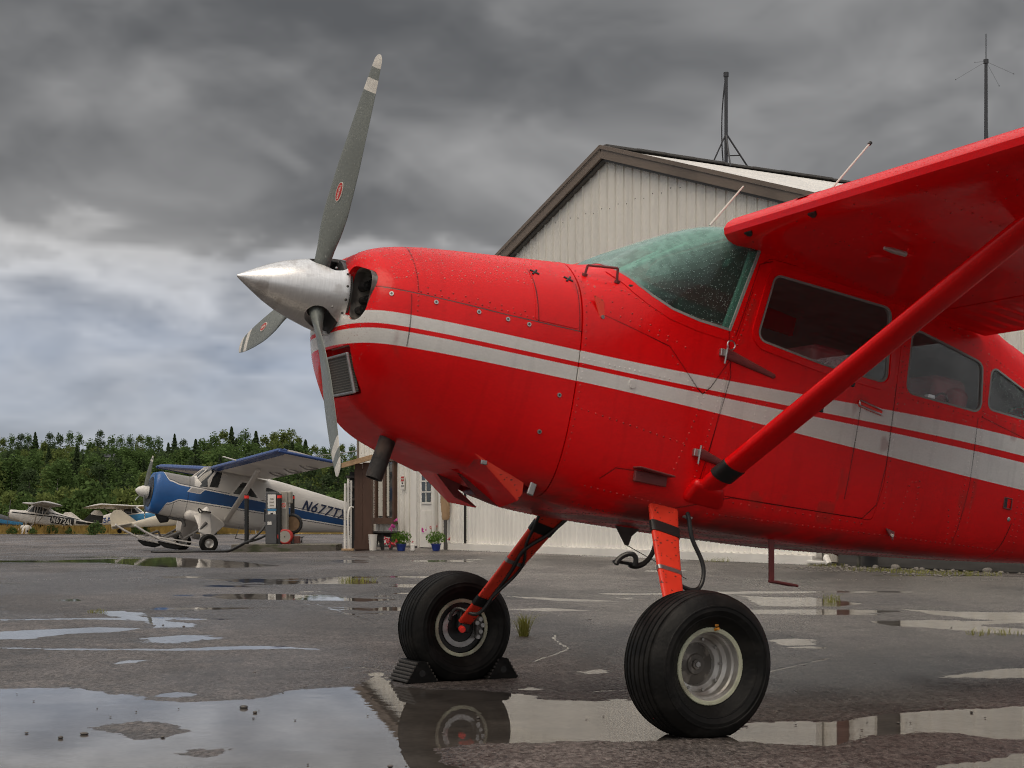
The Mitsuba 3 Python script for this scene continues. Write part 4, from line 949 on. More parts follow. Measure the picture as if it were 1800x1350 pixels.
def grid_mesh(px, py, z):
    n, m = px.shape
    i, j = np.meshgrid(np.arange(n - 1), np.arange(m - 1), indexing='ij')
    q = np.stack([i * m + j, i * m + j + 1, (i + 1) * m + j + 1, (i + 1) * m + j], -1).reshape(-1, 4)
    return trimesh.Trimesh(np.stack([px, py, z], -1).reshape(-1, 3), np.vstack([q[:, [0, 1, 2]], q[:, [0, 2, 3]]]), process=False)
def tarmac(p, n, uv):
    f = fbm(p.x * .55, p.y * .35, 0.0, 4); g = fbm(p.x * 6, p.y * 6, 0.0, 4)
    s = noise(p.x * 120, p.y * 70); s2 = noise(p.x * 75, p.y * 38); s3 = noise(p.x * 230, p.y * 120)
    c = mix((0.066, 0.056, 0.052), (0.122, 0.105, 0.098), smoothstep(.3, .75, f)) * (.66 + .68 * g)
    c = c * (.40 + 1.2 * s2) * (.62 + .76 * s3)
    near = smoothstep(16, 7, p.y)
    c = mix(c, (0.30, 0.28, 0.255), smoothstep(.84, .94, s) * .6 * near)
    c = mix(c, (0.020, 0.018, 0.017), smoothstep(.80, .9, noise(p.x * 95 + 7, p.y * 50)) * .6 * near)
    wet = smoothstep(.0055, -.0035, p.z) * smoothstep(34, 32, p.y)
    c = c * (1 - .5 * wet)
    patch = smoothstep(.60, .66, fbm(p.x * .9 + 7, p.y * .5, 3.0, 3))
    return c * (1 - .30 * patch)
def tarmac_rough(p, n, uv):
    wet = smoothstep(.004, -.004, p.z) * smoothstep(34, 32, p.y)
    f = fbm(p.x * .8 + 3, p.y * .45, 5.0, 4)
    return dr.clip(.46 - .22 * smoothstep(.38, .62, f) - .14 * wet + .2 * (noise(p.x * 60, p.y * 40) - .5), .16, .8)
def tarmac_bump(p, n, uv):
    return .0055 * noise(p.x * 60, p.y * 60) + .0040 * noise(p.x * 150, p.y * 150) + .006 * fbm(p.x * 14, p.y * 14, 0.0, 2)
principled('mat_asphalt', proc(tarmac), proc(tarmac_rough), bump=proc(tarmac_bump, 2e-3), specular=0.55)
def ripple(p, n, uv):
    return .00022 * fbm(p.x * 7, p.y * 11, 0.0, 3)
scene['mat_water'] = {'type': 'twosided', 'bsdf': {'type': 'bumpmap', 'texture': proc(ripple, 4e-3), 'scale': 1.0, 'bsdf': {
    'type': 'plastic', 'int_ior': 1.42, 'diffuse_reflectance': proc(lambda p, n, uv: mi.Color3f(0.060, 0.053, 0.047) * (.5 + fbm(p.x * 5, p.y * 5, 0.0, 4) + .25 * noise(p.x * 60, p.y * 60)))}}}
yr = 4.2 * np.exp(np.linspace(0, np.log(21 / 4.2), 430))
cu = np.linspace(-1, 1, 640)
PY = np.broadcast_to(yr[:, None], (430, 640)).copy(); PX = cu[None] * (yr[:, None] * .43 + .9)
hw0, hw1 = 4.2 * .43 + .9, 21 * .43 + .9
ZN = ground_height(PX.ravel(), PY.ravel()).reshape(PX.shape)
structure('asphalt', grid_mesh(PX, PY, ZN), 'mat_asphalt', smooth=True)
mx_, my_ = np.meshgrid(np.linspace(-30, 16, 360), 21 + 31 * np.linspace(0, 1, 210) ** 1.2, indexing='xy')
ZM = ground_height(mx_.ravel(), my_.ravel()).reshape(mx_.shape)
flat = lambda pts: trimesh.creation.triangulate_polygon(sg.Polygon(pts), engine='earcut')
def sheet(pts, z=0.0):
    v, f = flat(pts); return trimesh.Trimesh(np.c_[v, np.full(len(v), z)], f, process=False)
structure('asphalt', cat(grid_mesh(mx_, my_, ZM + fall(mx_, my_)), sheet([(-90, -40), (90, -40), (90, 4.2), (-90, 4.2)]), sheet([(-90, 4.2), (-hw0, 4.2), (-hw1, 21), (-90, 21)]), sheet([(90, 4.2), (hw0, 4.2), (hw1, 21), (90, 21)]),
          sheet([(-90, 21), (-30, 21), (-30, 52), (-90, 52)], -GL), sheet([(16, 21), (90, 21), (90, 52), (16, 52)]), sheet([(-110, 52), (110, 52), (110, 83.2), (-110, 83.2)], -GL)), 'mat_asphalt', smooth=True)
# sheets of water, one for each hollow
def water(px, py, zz):
    low = ndimage.binary_dilation(zz < WATER + .0004, iterations=2)
    lab, n = ndimage.label(low)
    size = ndimage.sum(low, lab, range(1, n + 1))
    rest = []
    for i in np.argsort(-size):
        m = lab == i + 1
        if (zz[m] < WATER).sum() < 12: continue
        q = m[:-1, :-1] | m[1:, :-1] | m[:-1, 1:] | m[1:, 1:]
        idx = np.arange(px.size).reshape(px.shape)
        a, b, c, d = idx[:-1, :-1][q], idx[:-1, 1:][q], idx[1:, 1:][q], idx[1:, :-1][q]
        f = np.vstack([np.c_[a, b, c], np.c_[a, c, d]])
        u, inv = np.unique(f, return_inverse=True)
        msh = trimesh.Trimesh(np.c_[px.ravel()[u], py.ravel()[u], np.full(len(u), WATER)], inv.reshape(-1, 3), process=False)
        if size[i] > 700: structure('puddle', msh, 'mat_water', smooth=False)
        else: rest.append(msh)
    return rest
rest = water(PX, PY, ZN) + water(mx_, my_, np.where(my_ < 33.4, ZM, 1))
k = structure('puddle', cat(rest), 'mat_water', smooth=False)

# pebbles and grass in the cracks
principled('mat_pebble', speck((0.09, 0.08, 0.072), .4, 30), .6)
principled('mat_stone', speck((0.15, 0.135, 0.12), .35, 8), .7, bump=proc(lambda p, n, uv: .02 * fbm(p.x * 12, p.y * 12, p.z * 12)))
peb = []
ico = trimesh.creation.icosphere(subdivisions=1, radius=1)
for i in range(170):
    y = 5.2 * math.exp(rng.random() * 1.35); x = (rng.random() - .5) * 2 * y * .36
    if abs(x) > 9: continue
    m = ico.copy(); r = .003 + .007 * rng.random() ** 4
    m.vertices = m.vertices * [r * (1 + rng.random()), r * (1 + rng.random()), r * .7] + [x, y, r * .1]; peb.append(m)
k = put('gravel', cat(peb), 'mat_pebble', 40); tag(k, 'small loose pebbles scattered over the wet asphalt', 'gravel', kind='stuff')
def leafmat(key, c, trans=.35):
    def col(p, n, uv): return mi.Color3f(*c) * (.55 + .9 * fbm(p.x * 2.3, p.y * 2.3, p.z * 2.3, 3))
    scene[key] = {'type': 'principledthin', 'base_color': proc(col), 'roughness': .6, 'diff_trans': 2 * trans}
    return key
leafmat('mat_grass', (0.24, 0.24, 0.06)); leafmat('mat_grass_dry', (0.30, 0.21, 0.07)); leafmat('mat_leaf_a', (0.095, 0.150, 0.050)); leafmat('mat_leaf_b', (0.155, 0.195, 0.062)); leafmat('mat_leaf_c', (0.072, 0.105, 0.050)); leafmat('mat_leaf_pot', (0.10, 0.19, 0.03))
def blades(n, cx, cy, rx, ry, h, z0=-.004, lean=1.3, w=.0024):
    V, Fc = [], []
    for i in range(n):
        a, q = rng.random() * 6.283, math.sqrt(rng.random())
        x, y = cx + rx * q * math.cos(a), cy + ry * q * math.sin(a)
        L = h * (.45 + .55 * rng.random()); th = rng.random() * 6.283; d = np.array([math.cos(th), math.sin(th), 0]) * lean * rng.random() * L
        s = np.array([-math.sin(th), math.cos(th), 0]) * w
        b = np.array([x, y, z0]); m_ = b + d * .35 + [0, 0, L * .62]; t = b + d + [0, 0, L * (.95 - .25 * rng.random())]
        k = len(V); V += [b - s, b + s, m_ - s * .8, m_ + s * .8, t]; Fc += [[k, k + 1, k + 3], [k, k + 3, k + 2], [k + 2, k + 3, k + 4]]
    return trimesh.Trimesh(np.array(V), np.array(Fc), process=False)
for (x, y, rx, ry, n, h, lab) in ((.085, 11.25, .035, .06, 150, .22, 'tall grass tuft growing in the asphalt between the two front wheels'), (-.63, 9.95, .05, .06, 40, .07, 'small grass tuft just left of the far front wheel'),
                             (-2.05, 20.3, .26, .3, 130, .10, 'low strip of grass in the asphalt in front of the brown shed'), (-3.75, 13.9, .10, .1, 40, .06, 'small weed at the edge of a thin puddle on the left'),
                             (3.25, 15.6, .10, .12, 60, .12, 'grass sprout by the reflecting puddle under the airplane belly'), (3.55, 11.35, .22, .1, 60, .07, 'low grass growing in a crack at the right edge, leftmost clump'), (3.95, 11.25, .12, .1, 50, .09, 'low grass growing in a crack at the right edge, rightmost clump'),
                             (3.8, 28.6, .35, .2, 80, .13, 'grass tuft against the foot of the big hangar door')):
    k = put('grass_tuft', blades(n, x, y, rx, ry, h), 'mat_grass', False); tag(k, lab, 'grass')
k = put('pebble', ico.copy().apply_scale([.020, .014, .010]).apply_translation([-1.24, 7.1, .002]), 'mat_dark_metal', 40); tag(k, 'dark pebble lying alone in the big foreground puddle', 'stone')
# wheel chocks at the far wheel
def chock(front):
    P = [(-.09, 0), (.09, 0), (.022, .112), (-.022, .112)]
    m = trimesh.creation.extrude_polygon(sg.Polygon(P).buffer(-.008).buffer(.008), .24, engine='earcut')
    rid = [rbox((.014, .014, .24), (x0, z0, .12), .004) for t in np.linspace(.1, .9, 6) for x0, z0 in ((-.09 + .068 * t - .001, .112 * t), (.09 - .068 * t + .001, .112 * t))]
    m.apply_translation([0, 0, 0]); c = cyl((0, .05, -.001), (0, .05, .02), .018, 12)
    M = mat4(-FH, [0, 0, 1], S_, WF + FH * front + S_ * -.125 - [0, 0, .2825 - .001])
    return m, rid, c, M
for fr_, lab in ((.245, 'black ridged rubber wheel chock ahead of the far wheel'), (-.235, 'black rubber wheel chock behind the far wheel')):
    m, rid, c, M = chock(fr_)
    k = put('wheel_chock', m, 'mat_rubber', 30, M=M); tag(k, lab, 'wheel chock')
    for r in rid: put(k + '__ridge', r, 'mat_rubber_worn', 30, M=M)
    put(k + '__hole', c, 'mat_black', 30, M=M)
# ------------------------------------------------------------------ the hangar: gable wall turned to the apron, roof running away to the right
HD, HN, HP = np.array([.5145, -.8575, 0]), np.array([-.8575, -.5145, 0]), np.array([-1.66, 39.0, 0])
HM = mat4(HD, HN, [0, 0, 1], HP)      # local: t along the wall to the right, n out of the wall, z up
def siding(p, n, uv):
    c = mi.Color3f(0.68, 0.66, 0.61) * (.88 + .22 * fbm(p.x * .5, p.y * .5, p.z * .35, 3))
    c = c * (1 - .10 * smoothstep(.5, .75, fbm(p.x * 6, p.y * 6, p.z * .7, 3)))
    low = smoothstep(1.2, 0.0, p.z) * smoothstep(.35, .65, fbm(p.x * 3, p.y * 3, p.z * 2, 3))
    return mix(c, (0.22, 0.19, 0.15), low * .55)
principled('mat_siding', proc(siding), .5)
principled('mat_siding_white', proc(lambda p, n, uv: mi.Color3f(0.70, 0.68, 0.635) * (.86 + .26 * fbm(p.x * 2, p.y * 2, p.z * .6, 3))), .5)
principled('mat_trim', grime((0.150, 0.118, 0.095), (0.10, 0.08, 0.065), 1.5), .5)
principled('mat_roof', proc(lambda p, n, uv: mi.Color3f(0.58, 0.56, 0.53) * (.8 + .35 * fbm(p.x * 1.2, p.y * 1.2, p.z, 3))), .45)
principled('mat_window_wood', grime((0.085, 0.045, 0.028), (0.05, 0.028, 0.02), 9), .55)
principled('mat_brown_board', proc(lambda p, n, uv: mi.Color3f(0.075, 0.038, 0.025) * (.7 + .6 * fbm(p.x * 14, p.y * 14, p.z * 1.5, 3))), .7)
principled('mat_glass_dark', (0.02, 0.022, 0.022), .06, specular=.7)
principled('mat_concrete', proc(lambda p, n, uv: mix((0.11, 0.10, 0.085), (0.06, 0.065, 0.035), smoothstep(.5, .7, fbm(p.x * 3, p.y * 3, p.z * 6, 4))) * (.7 + .6 * fbm(p.x * 15, p.y * 15, p.z * 15))), .85)
principled('mat_timber', proc(lambda p, n, uv: mi.Color3f(0.060, 0.056, 0.052) * (.6 + .8 * fbm(p.x * 2, p.y * 2, p.z * 18, 4))), .8)
principled('mat_rust', grime((0.10, 0.03, 0.02), (0.05, 0.02, 0.015), 8), .6)
principled('mat_white_paint', proc(lambda p, n, uv: mi.Color3f(0.66, 0.64, 0.60) * (.85 + .25 * fbm(p.x * 4, p.y * 4, p.z * 4, 3))), .5)
principled('mat_curtain', (0.45, 0.43, 0.38), .8)
principled('mat_tan', grime((0.36, 0.24, 0.14), (0.22, 0.14, 0.08), 9), .85)
principled('mat_pot_blue', (0.015, 0.035, 0.20), .35)
principled('mat_petal_pink', (0.55, 0.05, 0.30), .6); principled('mat_petal_red', (0.45, 0.03, 0.05), .6)
principled('mat_sign_red', (0.42, 0.05, 0.04), .5)
principled('mat_mast', (0.05, 0.052, 0.058), .5, metallic=.4)
HK = thing('hangar', 'large cream metal hangar with brown gable trim behind the red airplane', 'hangar')
def hp(name, mesh, mat, smooth=30, parent=HK): return put(parent + '__' + name, mesh, mat, smooth, M=HM)
ZP, TP, TL, TR = 8.60, 7.20, -5.15, 19.0
def zr(t): return ZP - (.386 if t < TP else .331) * abs(t - TP)
wall = hp('wall', box((TR - TL, .10, 3.4), ((TL + TR) / 2, -.16, 1.7)), 'mat_siding')
gable = trimesh.creation.extrude_polygon(sg.Polygon([(TL, 3.3), (TR, 3.3), (TR, zr(TR)), (TP, ZP), (TL, zr(TL))]), .08, engine='earcut'); v = gable.vertices.copy(); gable.vertices = np.c_[v[:, 0], -.12 - v[:, 2], v[:, 1]]
hp('gable', gable, 'mat_siding', False)
prof = [(0, 0), (.002, -.05), (.024, -.05), (.026, .0), (.030, .034), (.050, .034), (.056, 0), (.150, 0), (.156, .007), (.172, .007), (.178, 0), (.236, 0), (.242, .007), (.258, .007), (.264, 0), (.3075, 0)]
t = TL
while t < TR - .1:
    z0 = .05
    V = [(t + a, b, z) for z in (z0, None) for a, b in prof]
    V = np.array([(a, b, z if z is not None else zr(a) - .02) for a, b, z in V]); k = len(prof)
    hp('panel', trimesh.Trimesh(V, np.vstack([[i, i + 1, k + i + 1] for i in range(k - 1)] + [[i, k + i + 1, k + i] for i in range(k - 1)]), process=False), 'mat_siding', False, parent=wall)
    t += .3075
sc = []
for i, tt in enumerate(np.arange(TL + .04, TR, .3075)):
    for j, z in enumerate((1.4, 2.6, 3.8, 5.0, 6.2, 7.4)):
        if z < zr(tt) - .3: sc.append(cyl((tt + .10, .0, z + .05 * (i % 2)), (tt + .10, .010, z + .05 * (i % 2)), .012, 6))
k = hp('screws', cat(sc), 'mat_dark_metal', parent=wall); tag(k, 'rows of small screws on the cream siding', kind='stuff')
# rake trim
for a, b in ((TL - .35, TP), (TP, TR + .35)):
    za, zb = zr(a), zr(b); ang = -math.degrees(math.atan2(zb - za, b - a)); L_ = math.hypot(b - a, zb - za)
    for (hh, dn, nn, mt) in ((.21, -.02, .16, 'mat_trim'), (.08, .115, .19, 'mat_trim'), (.055, -.155, .11, 'mat_dark_metal')):
        hp('rake_trim', box((L_, .05 if nn > .12 else .1, hh), ((a + b) / 2, nn - (0 if nn > .12 else .04), (za + zb) / 2 + dn), rotm([0, 1, 0], ang)), mt)
# roof: standing seam sheets on both slopes
RL = 24.0
roof = hp('roof', cat(*[trimesh.Trimesh([(a, .2, zr(a) + .06), (TP, .2, ZP + .06), (TP, -RL, ZP + .06), (a, -RL, zr(a) + .06)], [[0, 1, 2], [0, 2, 3]], process=False) for a in (TL - .4, TR + .4)]), 'mat_roof', False)
for i in range(24):
    n0 = .2 - i * (RL + .2) / 24; n1 = n0 - (RL + .2) / 24 + .012
    for a in (TR + .4, TL - .4):
        q = [(a, n0, zr(a) + .085), (TP, n0, ZP + .085), (TP, n1, ZP + .085), (a, n1, zr(a) + .085)]
        m = plate(q, .03); hp('panel', m, 'mat_roof', False, parent=roof)
for i in range(30): hp('ridge_cap', rbox((.34, .80, .05), (TP, -.25 - i * .805, ZP + .125 + .02 * (rng.random() - .5)), .015, rotm([0, 1, 0], 3 * (rng.random() - .5))), 'mat_dark_metal', False, parent=roof)
hp('side_wall', box((.1, RL, zr(TR)), (TR - .05, -RL / 2 - .05, zr(TR) / 2)), 'mat_siding'); hp('side_wall', box((.1, RL, zr(TL)), (TL + .05, -RL / 2 - .05, zr(TL) / 2)), 'mat_siding')
hp('corner_trim', box((.07, .06, zr(TL) - .1), (TL + .0, .04, zr(TL) / 2)), 'mat_trim')
# window with two sashes
wk = hp('window', cat(box((.09, .10, 1.62), (-3.93, .06, 1.53)), box((.09, .10, 1.62), (-2.82, .06, 1.53)), box((1.34, .16, .10), (-3.375, .08, 2.36)), box((1.26, .14, .13), (-3.375, .08, .72)), box((.16, .09, 1.54), (-3.38, .062, 1.54)), box((1.40, .20, .05), (-3.375, .10, .64))), 'mat_window_wood')
for c0 in (-3.66, -3.09): hp('pane', box((.42, .02, 1.48), (c0, .04, 1.55)), 'mat_glass_dark', parent=wk)
hp('curtain', box((.30, .012, 1.44), (-3.66, .058, 1.55)), 'mat_curtain', parent=wk); hp('curtain', box((.13, .012, 1.44), (-3.22, .058, 1.55)), 'mat_curtain', parent=wk)
# sign
kg = hp('sign', box((.19, .02, .36), (-2.36, .045, 1.72)), 'mat_white_paint'); labels[kg] = {'label': 'small red and white danger sign'}
hp('sign_panel', box((.165, .006, .13), (-2.36, .058, 1.825)), 'mat_sign_red', parent=kg)
def text_on(s, h, t0, z0, n0, mat, parent, name='lettering', M=None, bold=True):
    m = meshkit.text_mesh(s, h, .004, bold); w_ = m.bounds[1][0] - m.bounds[0][0]; v = m.vertices.copy()
    m.vertices = np.c_[t0 + v[:, 0] - w_ / 2 - m.bounds[0][0], n0 + v[:, 2], z0 + v[:, 1]]
    return put(parent + '__' + name, m, mat, False, M=HM if M is None else M)
text_on('DANGER', .030, -2.36, 1.81, .062, 'mat_decal_white', kg); text_on('NO', .042, -2.36, 1.69, .057, 'mat_black', kg); text_on('SMOKING', .028, -2.36, 1.62, .057, 'mat_black', kg); text_on('WITHIN 50 FT', .028, -2.36, 1.55, .057, 'mat_black', kg) if False else None
# half-glazed door with white frame
dk = hp('office_door', cat(box((.80, .06, 2.05), (-.93, .05, 1.05))), 'mat_siding_white'); labels[dk] = {'label': 'half glazed white office door'}
hp('frame', cat(box((.07, .09, 2.15), (-1.37, .06, 1.08)), box((.07, .09, 2.15), (-.49, .06, 1.08)), box((.95, .09, .07), (-.93, .06, 2.19))), 'mat_white_paint', parent=dk)
for c0 in (-1.08, -.80):
    for z in (1.32, 1.60, 1.88): hp('pane', box((.20, .02, .24), (c0, .085, z)), 'mat_glass_dark', parent=dk)
hp('muntin', cat(box((.56, .03, .05), (-.94, .09, 1.17)), box((.035, .03, .86), (-.94, .09, 1.6)), box((.56, .03, .035), (-.94, .09, 1.46)), box((.56, .03, .035), (-.94, .09, 1.74))), 'mat_white_paint', parent=dk)
hp('raised_panel', rbox((.24, .02, .60), (-1.08, .085, .68), .008), 'mat_siding_white', parent=dk); hp('raised_panel', rbox((.24, .02, .60), (-.79, .085, .68), .008), 'mat_siding_white', parent=dk)
hp('pilaster', box((.34, .10, 3.2), (-1.62, .06, 1.65)), 'mat_siding_white')
# the big sliding door, ribbed sheets hung in a white frame
bd = hp('hangar_door', cat(box((13.66, .08, 3.9), (7.0, .13, 2.10)), box((.16, .14, 3.95), (.10, .17, 2.1)), box((13.95, .22, .16), (6.98, .20, .08)), box((.14, .14, 3.95), (13.9, .17, 2.1))), 'mat_siding_white'); labels[bd] = {'label': 'wide ribbed white hangar door'}
t = 1.42
while t < 13.75:
    pr = [(0, 0), (.03, 0), (.05, .022), (.09, .022), (.11, 0), (.19, 0)]
    V = np.array([(t + a, .172 + b, z) for z in (.17, 4.0) for a, b in pr]); k = len(pr)
    hp('panel', trimesh.Trimesh(V, np.vstack([[i, i + 1, k + i + 1] for i in range(k - 1)] + [[i, k + i + 1, k + i] for i in range(k - 1)]), process=False), 'mat_siding_white', False, parent=bd)
    t += .19
wd = hp('walk_door', cat(box((1.02, .05, 2.15), (.80, .20, 1.24))), 'mat_siding_white', parent=bd)
hp('gap', cat(box((.008, .06, 2.2), (1.325, .203, 1.25)), box((1.05, .06, .02), (.80, .205, .155))), 'mat_black', parent=bd)
for i in range(5): hp('rib', box((.03, .022, 2.1), (.42 + i * .19, .235, 1.24)), 'mat_siding_white', parent=bd)
hp('door_pull', rbox((.06, .04, .20), (1.22, .245, 1.30), .01), 'mat_black', parent=bd)
hp('post', box((.12, .16, 3.6), (-.06, .08, 1.9)), 'mat_siding_white')
# right of the door: downpipe, end post, foundation beam, step
hp('downpipe', cat(rbox((.20, .14, 3.6), (14.52, .12, 2.02), .03), rbox((.16, .30, .14), (14.50, .24, .26), .03, rotm([1, 0, 0], 20))), 'mat_rust')
hp('white_drain', cat(tube([(14.35, .34, .14), (14.45, .42, .10), (14.52, .44, .03)], .06, 8), rbox((.5, .08, .06), (14.15, .36, .05), .02)), 'mat_white_paint')
hp('dark_post', box((.42, .10, 3.5), (15.55, .07, 2.0)), 'mat_timber')
hp('foundation', cat(rbox((1.0, .22, .26), (15.05, .16, .13), .02), rbox((3.3, .26, .33), (17.2, .20, .165), .03)), 'mat_timber')
hp('step', cat(rbox((.34, .45, .05), (15.38, .42, .30), .01), rbox((.05, .05, .28), (15.30, .50, .14), .01)), 'mat_concrete')
# radio masts on the ridge
MP = TP - .16
def roofpt(s, z): return (MP, -s, z)
M1 = thing('radio_mast', 'dark radio mast on a tripod, left one on the hangar ridge', 'antenna mast')
s1 = 3.35
put(M1 + '__pole', cat(tube([(MP, -s1, 8.75), (MP, -s1, 10.80)], .040, 10), cyl((MP, -s1, 10.76), (MP, -s1, 10.86), .06, 10)), 'mat_mast', M=HM)
put(M1 + '__cable', tube([(MP - .10, -s1, 8.8), (MP - .09, -s1 + .05, 9.8), (MP - .03, -s1, 10.7)], .016, 6), 'mat_mast', M=HM)
for dx, dy in ((-.22, .30), (.35, .16), (.1, -.65)): put(M1 + '__leg', tube([(MP + dx, -s1 + dy, 8.66), (MP, -s1, 9.48)], .020, 6), 'mat_mast', M=HM)
put(M1 + '__brace', cat(tube([(MP + .17, -s1 + .08, 9.05), (MP, -s1 - .0, 9.0)], .014, 6), tube([(MP + .05, -s1 - .36, 9.02), (MP, -s1, 8.98)], .014, 6)), 'mat_mast', M=HM)
M2 = thing('radio_mast', 'tall thin radio mast with drooping whip rods above the wing, right one', 'antenna mast')
s2 = 11.75
put(M2 + '__pole', tube([(MP, -s2, 8.7), (MP, -s2, 12.4)], [.055, .040], 10), 'mat_mast', M=HM)
put(M2 + '__brace', tube([(MP + .15, -s2, 8.7), (MP + .03, -s2, 10.7)], .022, 6), 'mat_mast', M=HM)
put(M2 + '__whip', tube([(MP, -s2, 12.4), (MP, -s2, 13.08)], .012, 6), 'mat_mast', M=HM)
put(M2 + '__hub', cyl((MP, -s2, 12.33), (MP, -s2, 12.43), .065, 10), 'mat_mast', M=HM)
for dx, dy, dz in ((-.5, .55, -.42), (.0, .40, -.08), (.25, -.20, -.65), (.45, -.5, -.35)):
    put(M2 + '__rod', tube([(MP, -s2, 12.38), (MP + dx, -s2 + dy, 12.38 + dz)], .0035, 5), 'mat_mast', M=HM)
    put(M2 + '__rod_tip', trimesh.creation.icosphere(subdivisions=1, radius=.014).apply_translation([MP + dx, -s2 + dy, 12.38 + dz]), 'mat_mast', M=HM)

# ------------------------------------------------------------------ things along the wall
def gz(x, y): return float(fall(np.array([x]), np.array([y]))[0])
def at(u, y): return (u - 900) / 2700 * y
def obj_box(key, label, c_): return thing(key, label, c_)
SK = thing('shed', 'small brown board shed with a sloping roof left of the hangar window', 'shed')
yS = 37.4; x0, x1 = -3.83, -3.43
for i in range(4):
    w_ = (x1 - x0) / 2
for i, (a, b) in enumerate(((-3.83, -3.64), (-3.635, -3.42))): put(SK + '__plank', box((b - a, .04, 2.13 - .02 + .05 * i), ((a + b) / 2, yS, 1.06)), 'mat_brown_board', False)
put(SK + '__skirt', box((.44, .05, .22), (-3.625, yS - .02, .14)), 'mat_brown_board', False)
put(SK + '__side_wall', box((.05, .6, 2.1), (-3.80, yS + .33, 1.05)), 'mat_brown_board', False)
put(SK + '__back_wall', box((.40, .05, 2.0), (-3.63, yS + .66, 1.0)), 'mat_brown_board', False)
put(SK + '__side_wall', box((.04, .6, 2.1), (-3.45, yS + .33, 1.06)), 'mat_brown_board', False)
put(SK + '__roof', plate([(-4.12, yS - .25, 2.09), (-3.38, yS - .25, 2.30), (-3.38, yS + .9, 2.30), (-4.12, yS + .9, 2.09)], .06), 'mat_tan', False)
put(SK + '__fascia', plate([(-4.12, yS - .26, 2.00), (-4.12, yS - .26, 2.11), (-3.38, yS - .26, 2.32), (-3.38, yS - .26, 2.21)], .03), 'mat_tan', False)
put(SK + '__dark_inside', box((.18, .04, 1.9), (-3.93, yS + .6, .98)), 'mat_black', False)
put(SK + '__shelf', cat(*[box((.22, .5, .05), (-3.95, yS + .4, z)) for z in (1.25, 1.55, 1.80)]), 'mat_timber', False)
for i, (u, h0, r) in enumerate(((606.5, 1.62, .030), (611, 1.74, .030), (615.5, 1.70, .024))):
    x = at(u, 37.0); k = put('pipe', tube([(x, 36.95 + .1 * i, 0.0), (x + .01, 36.95 + .1 * i, h0)], r, 10), 'mat_white_paint', 30); tag(k, ('thin white pipe leaning beside the shed, leftmost of three', 'white pipe standing beside the shed, tallest of three', 'white pipe standing closest to the brown shed wall')[i], 'pipe')
k = put('vent_pipe', tube([(at(613.5, 37), 36.9, .02), (at(613.5, 37), 36.9, .95), (at(615, 37), 36.95, 1.03), (at(620, 37), 37.1, 1.05)], .022, 8), 'mat_white_paint', 30); tag(k, 'white bent vent pipe running into the shed wall', 'pipe')
put(k + '__foot', rbox((.30, .10, .05), (at(612, 37), 36.9, .03), .01), 'mat_tan', 30)
# bench, bucket, flower pots
BK = thing('bench', 'dark low bench under the hangar window', 'bench')
bx_, by_ = -3.10, 38.0
put(BK + '__seat', rbox((.66, .32, .05), (bx_, by_, .44), .012), 'mat_timber')
for s in (-1, 1):
    L = trimesh.creation.extrude_polygon(sg.Polygon([(-.14, 0), (-.06, 0), (0, .22), (.06, 0), (.14, 0), (.12, .42), (-.12, .42)]), .03, engine='earcut'); v = L.vertices.copy(); L.vertices = np.c_[v[:, 0] + bx_ + s * .20, by_ + v[:, 2], v[:, 1]]
    put(BK + '__leg', L, 'mat_timber', False)
put(BK + '__rail', box((.60, .03, .10), (bx_, by_ + .10, .37)), 'mat_timber', False)
k = put('bucket', lathe([(0, 0), (.085, 0), (.105, .36), (.112, .36), (.112, .39), (.095, .39), (.08, .02), (0, .02)], 24).apply_translation([-3.38, 37.3, 0.004]), 'mat_white_paint', 35); tag(k, 'white plastic bucket beside the shed', 'bucket')
def flower_pot(x, y, s, label, pinks, reds):
    K = thing('flower_pot', label, 'flower pot', 'potted flowers by the hangar wall') if False else thing('flower_pot', label, 'flower pot')
    put(K + '__pot', lathe([(0, 0), (.10, 0), (.135, .17), (.15, .17), (.15, .20), (.12, .20), (.12, .15), (0, .15)], 28).apply_transform(trimesh.transformations.scale_matrix(s)).apply_translation([x, y, .004]), 'mat_pot_blue', 35)
    V, Fc = [], []
    for i in range(520):
        d = rng.normal(size=3); d /= np.linalg.norm(d); q = (rng.random() ** .4)
        c = np.array([x + d[0] * .30 * q * s, y + d[1] * .26 * q * s, .36 * s + d[2] * .20 * q * s + .004])
        a = rng.normal(size=3); a /= np.linalg.norm(a); b = np.cross(a, rng.normal(size=3)); b /= np.linalg.norm(b); r = .028 * s * (.6 + .8 * rng.random())
        k = len(V); V += [c - a * r, c + b * r * .7, c + a * r, c - b * r * .7]; Fc += [[k, k + 1, k + 2], [k, k + 2, k + 3]]
    put(K + '__leaves', trimesh.Trimesh(np.array(V), np.array(Fc), process=False), 'mat_leaf_pot', False)
    for (dx, dz, r), mt in [(p, 'mat_petal_pink') for p in pinks] + [(p, 'mat_petal_red') for p in reds]:
        fl = cat(*[trimesh.creation.icosphere(subdivisions=1, radius=r * .3).apply_translation(np.array([x + dx, y - .16, dz]) + rng.normal(size=3) * r * .38) for _ in range(7)])
        put(K + '__flower', fl, mt, 40)
        if dz > .5: put(K + '__stem', tube([(x + dx * .5, y - .05, .35), (x + dx, y - .15, dz)], .006, 5), 'mat_leaf_pot', 30)
flower_pot(-2.66, 36.9, .85, 'blue pot of pink and red flowers next to the bench', [(-.20, .60, .075), (-.12, .74, .06), (-.24, .52, .05)], [(-.32, .20, .08), (-.24, .14, .08), (-.36, .30, .06), (-.28, .25, .06), (-.10, .24, .05), (-.16, .17, .06), (.28, .22, .03)])
flower_pot(-1.83, 37.0, .85, 'blue pot of leafy green plant with one pink flower by the office door', [(-.30, .50, .07)], [(-.12, .56, .04), (.32, .30, .05), (.02, .58, .03)])
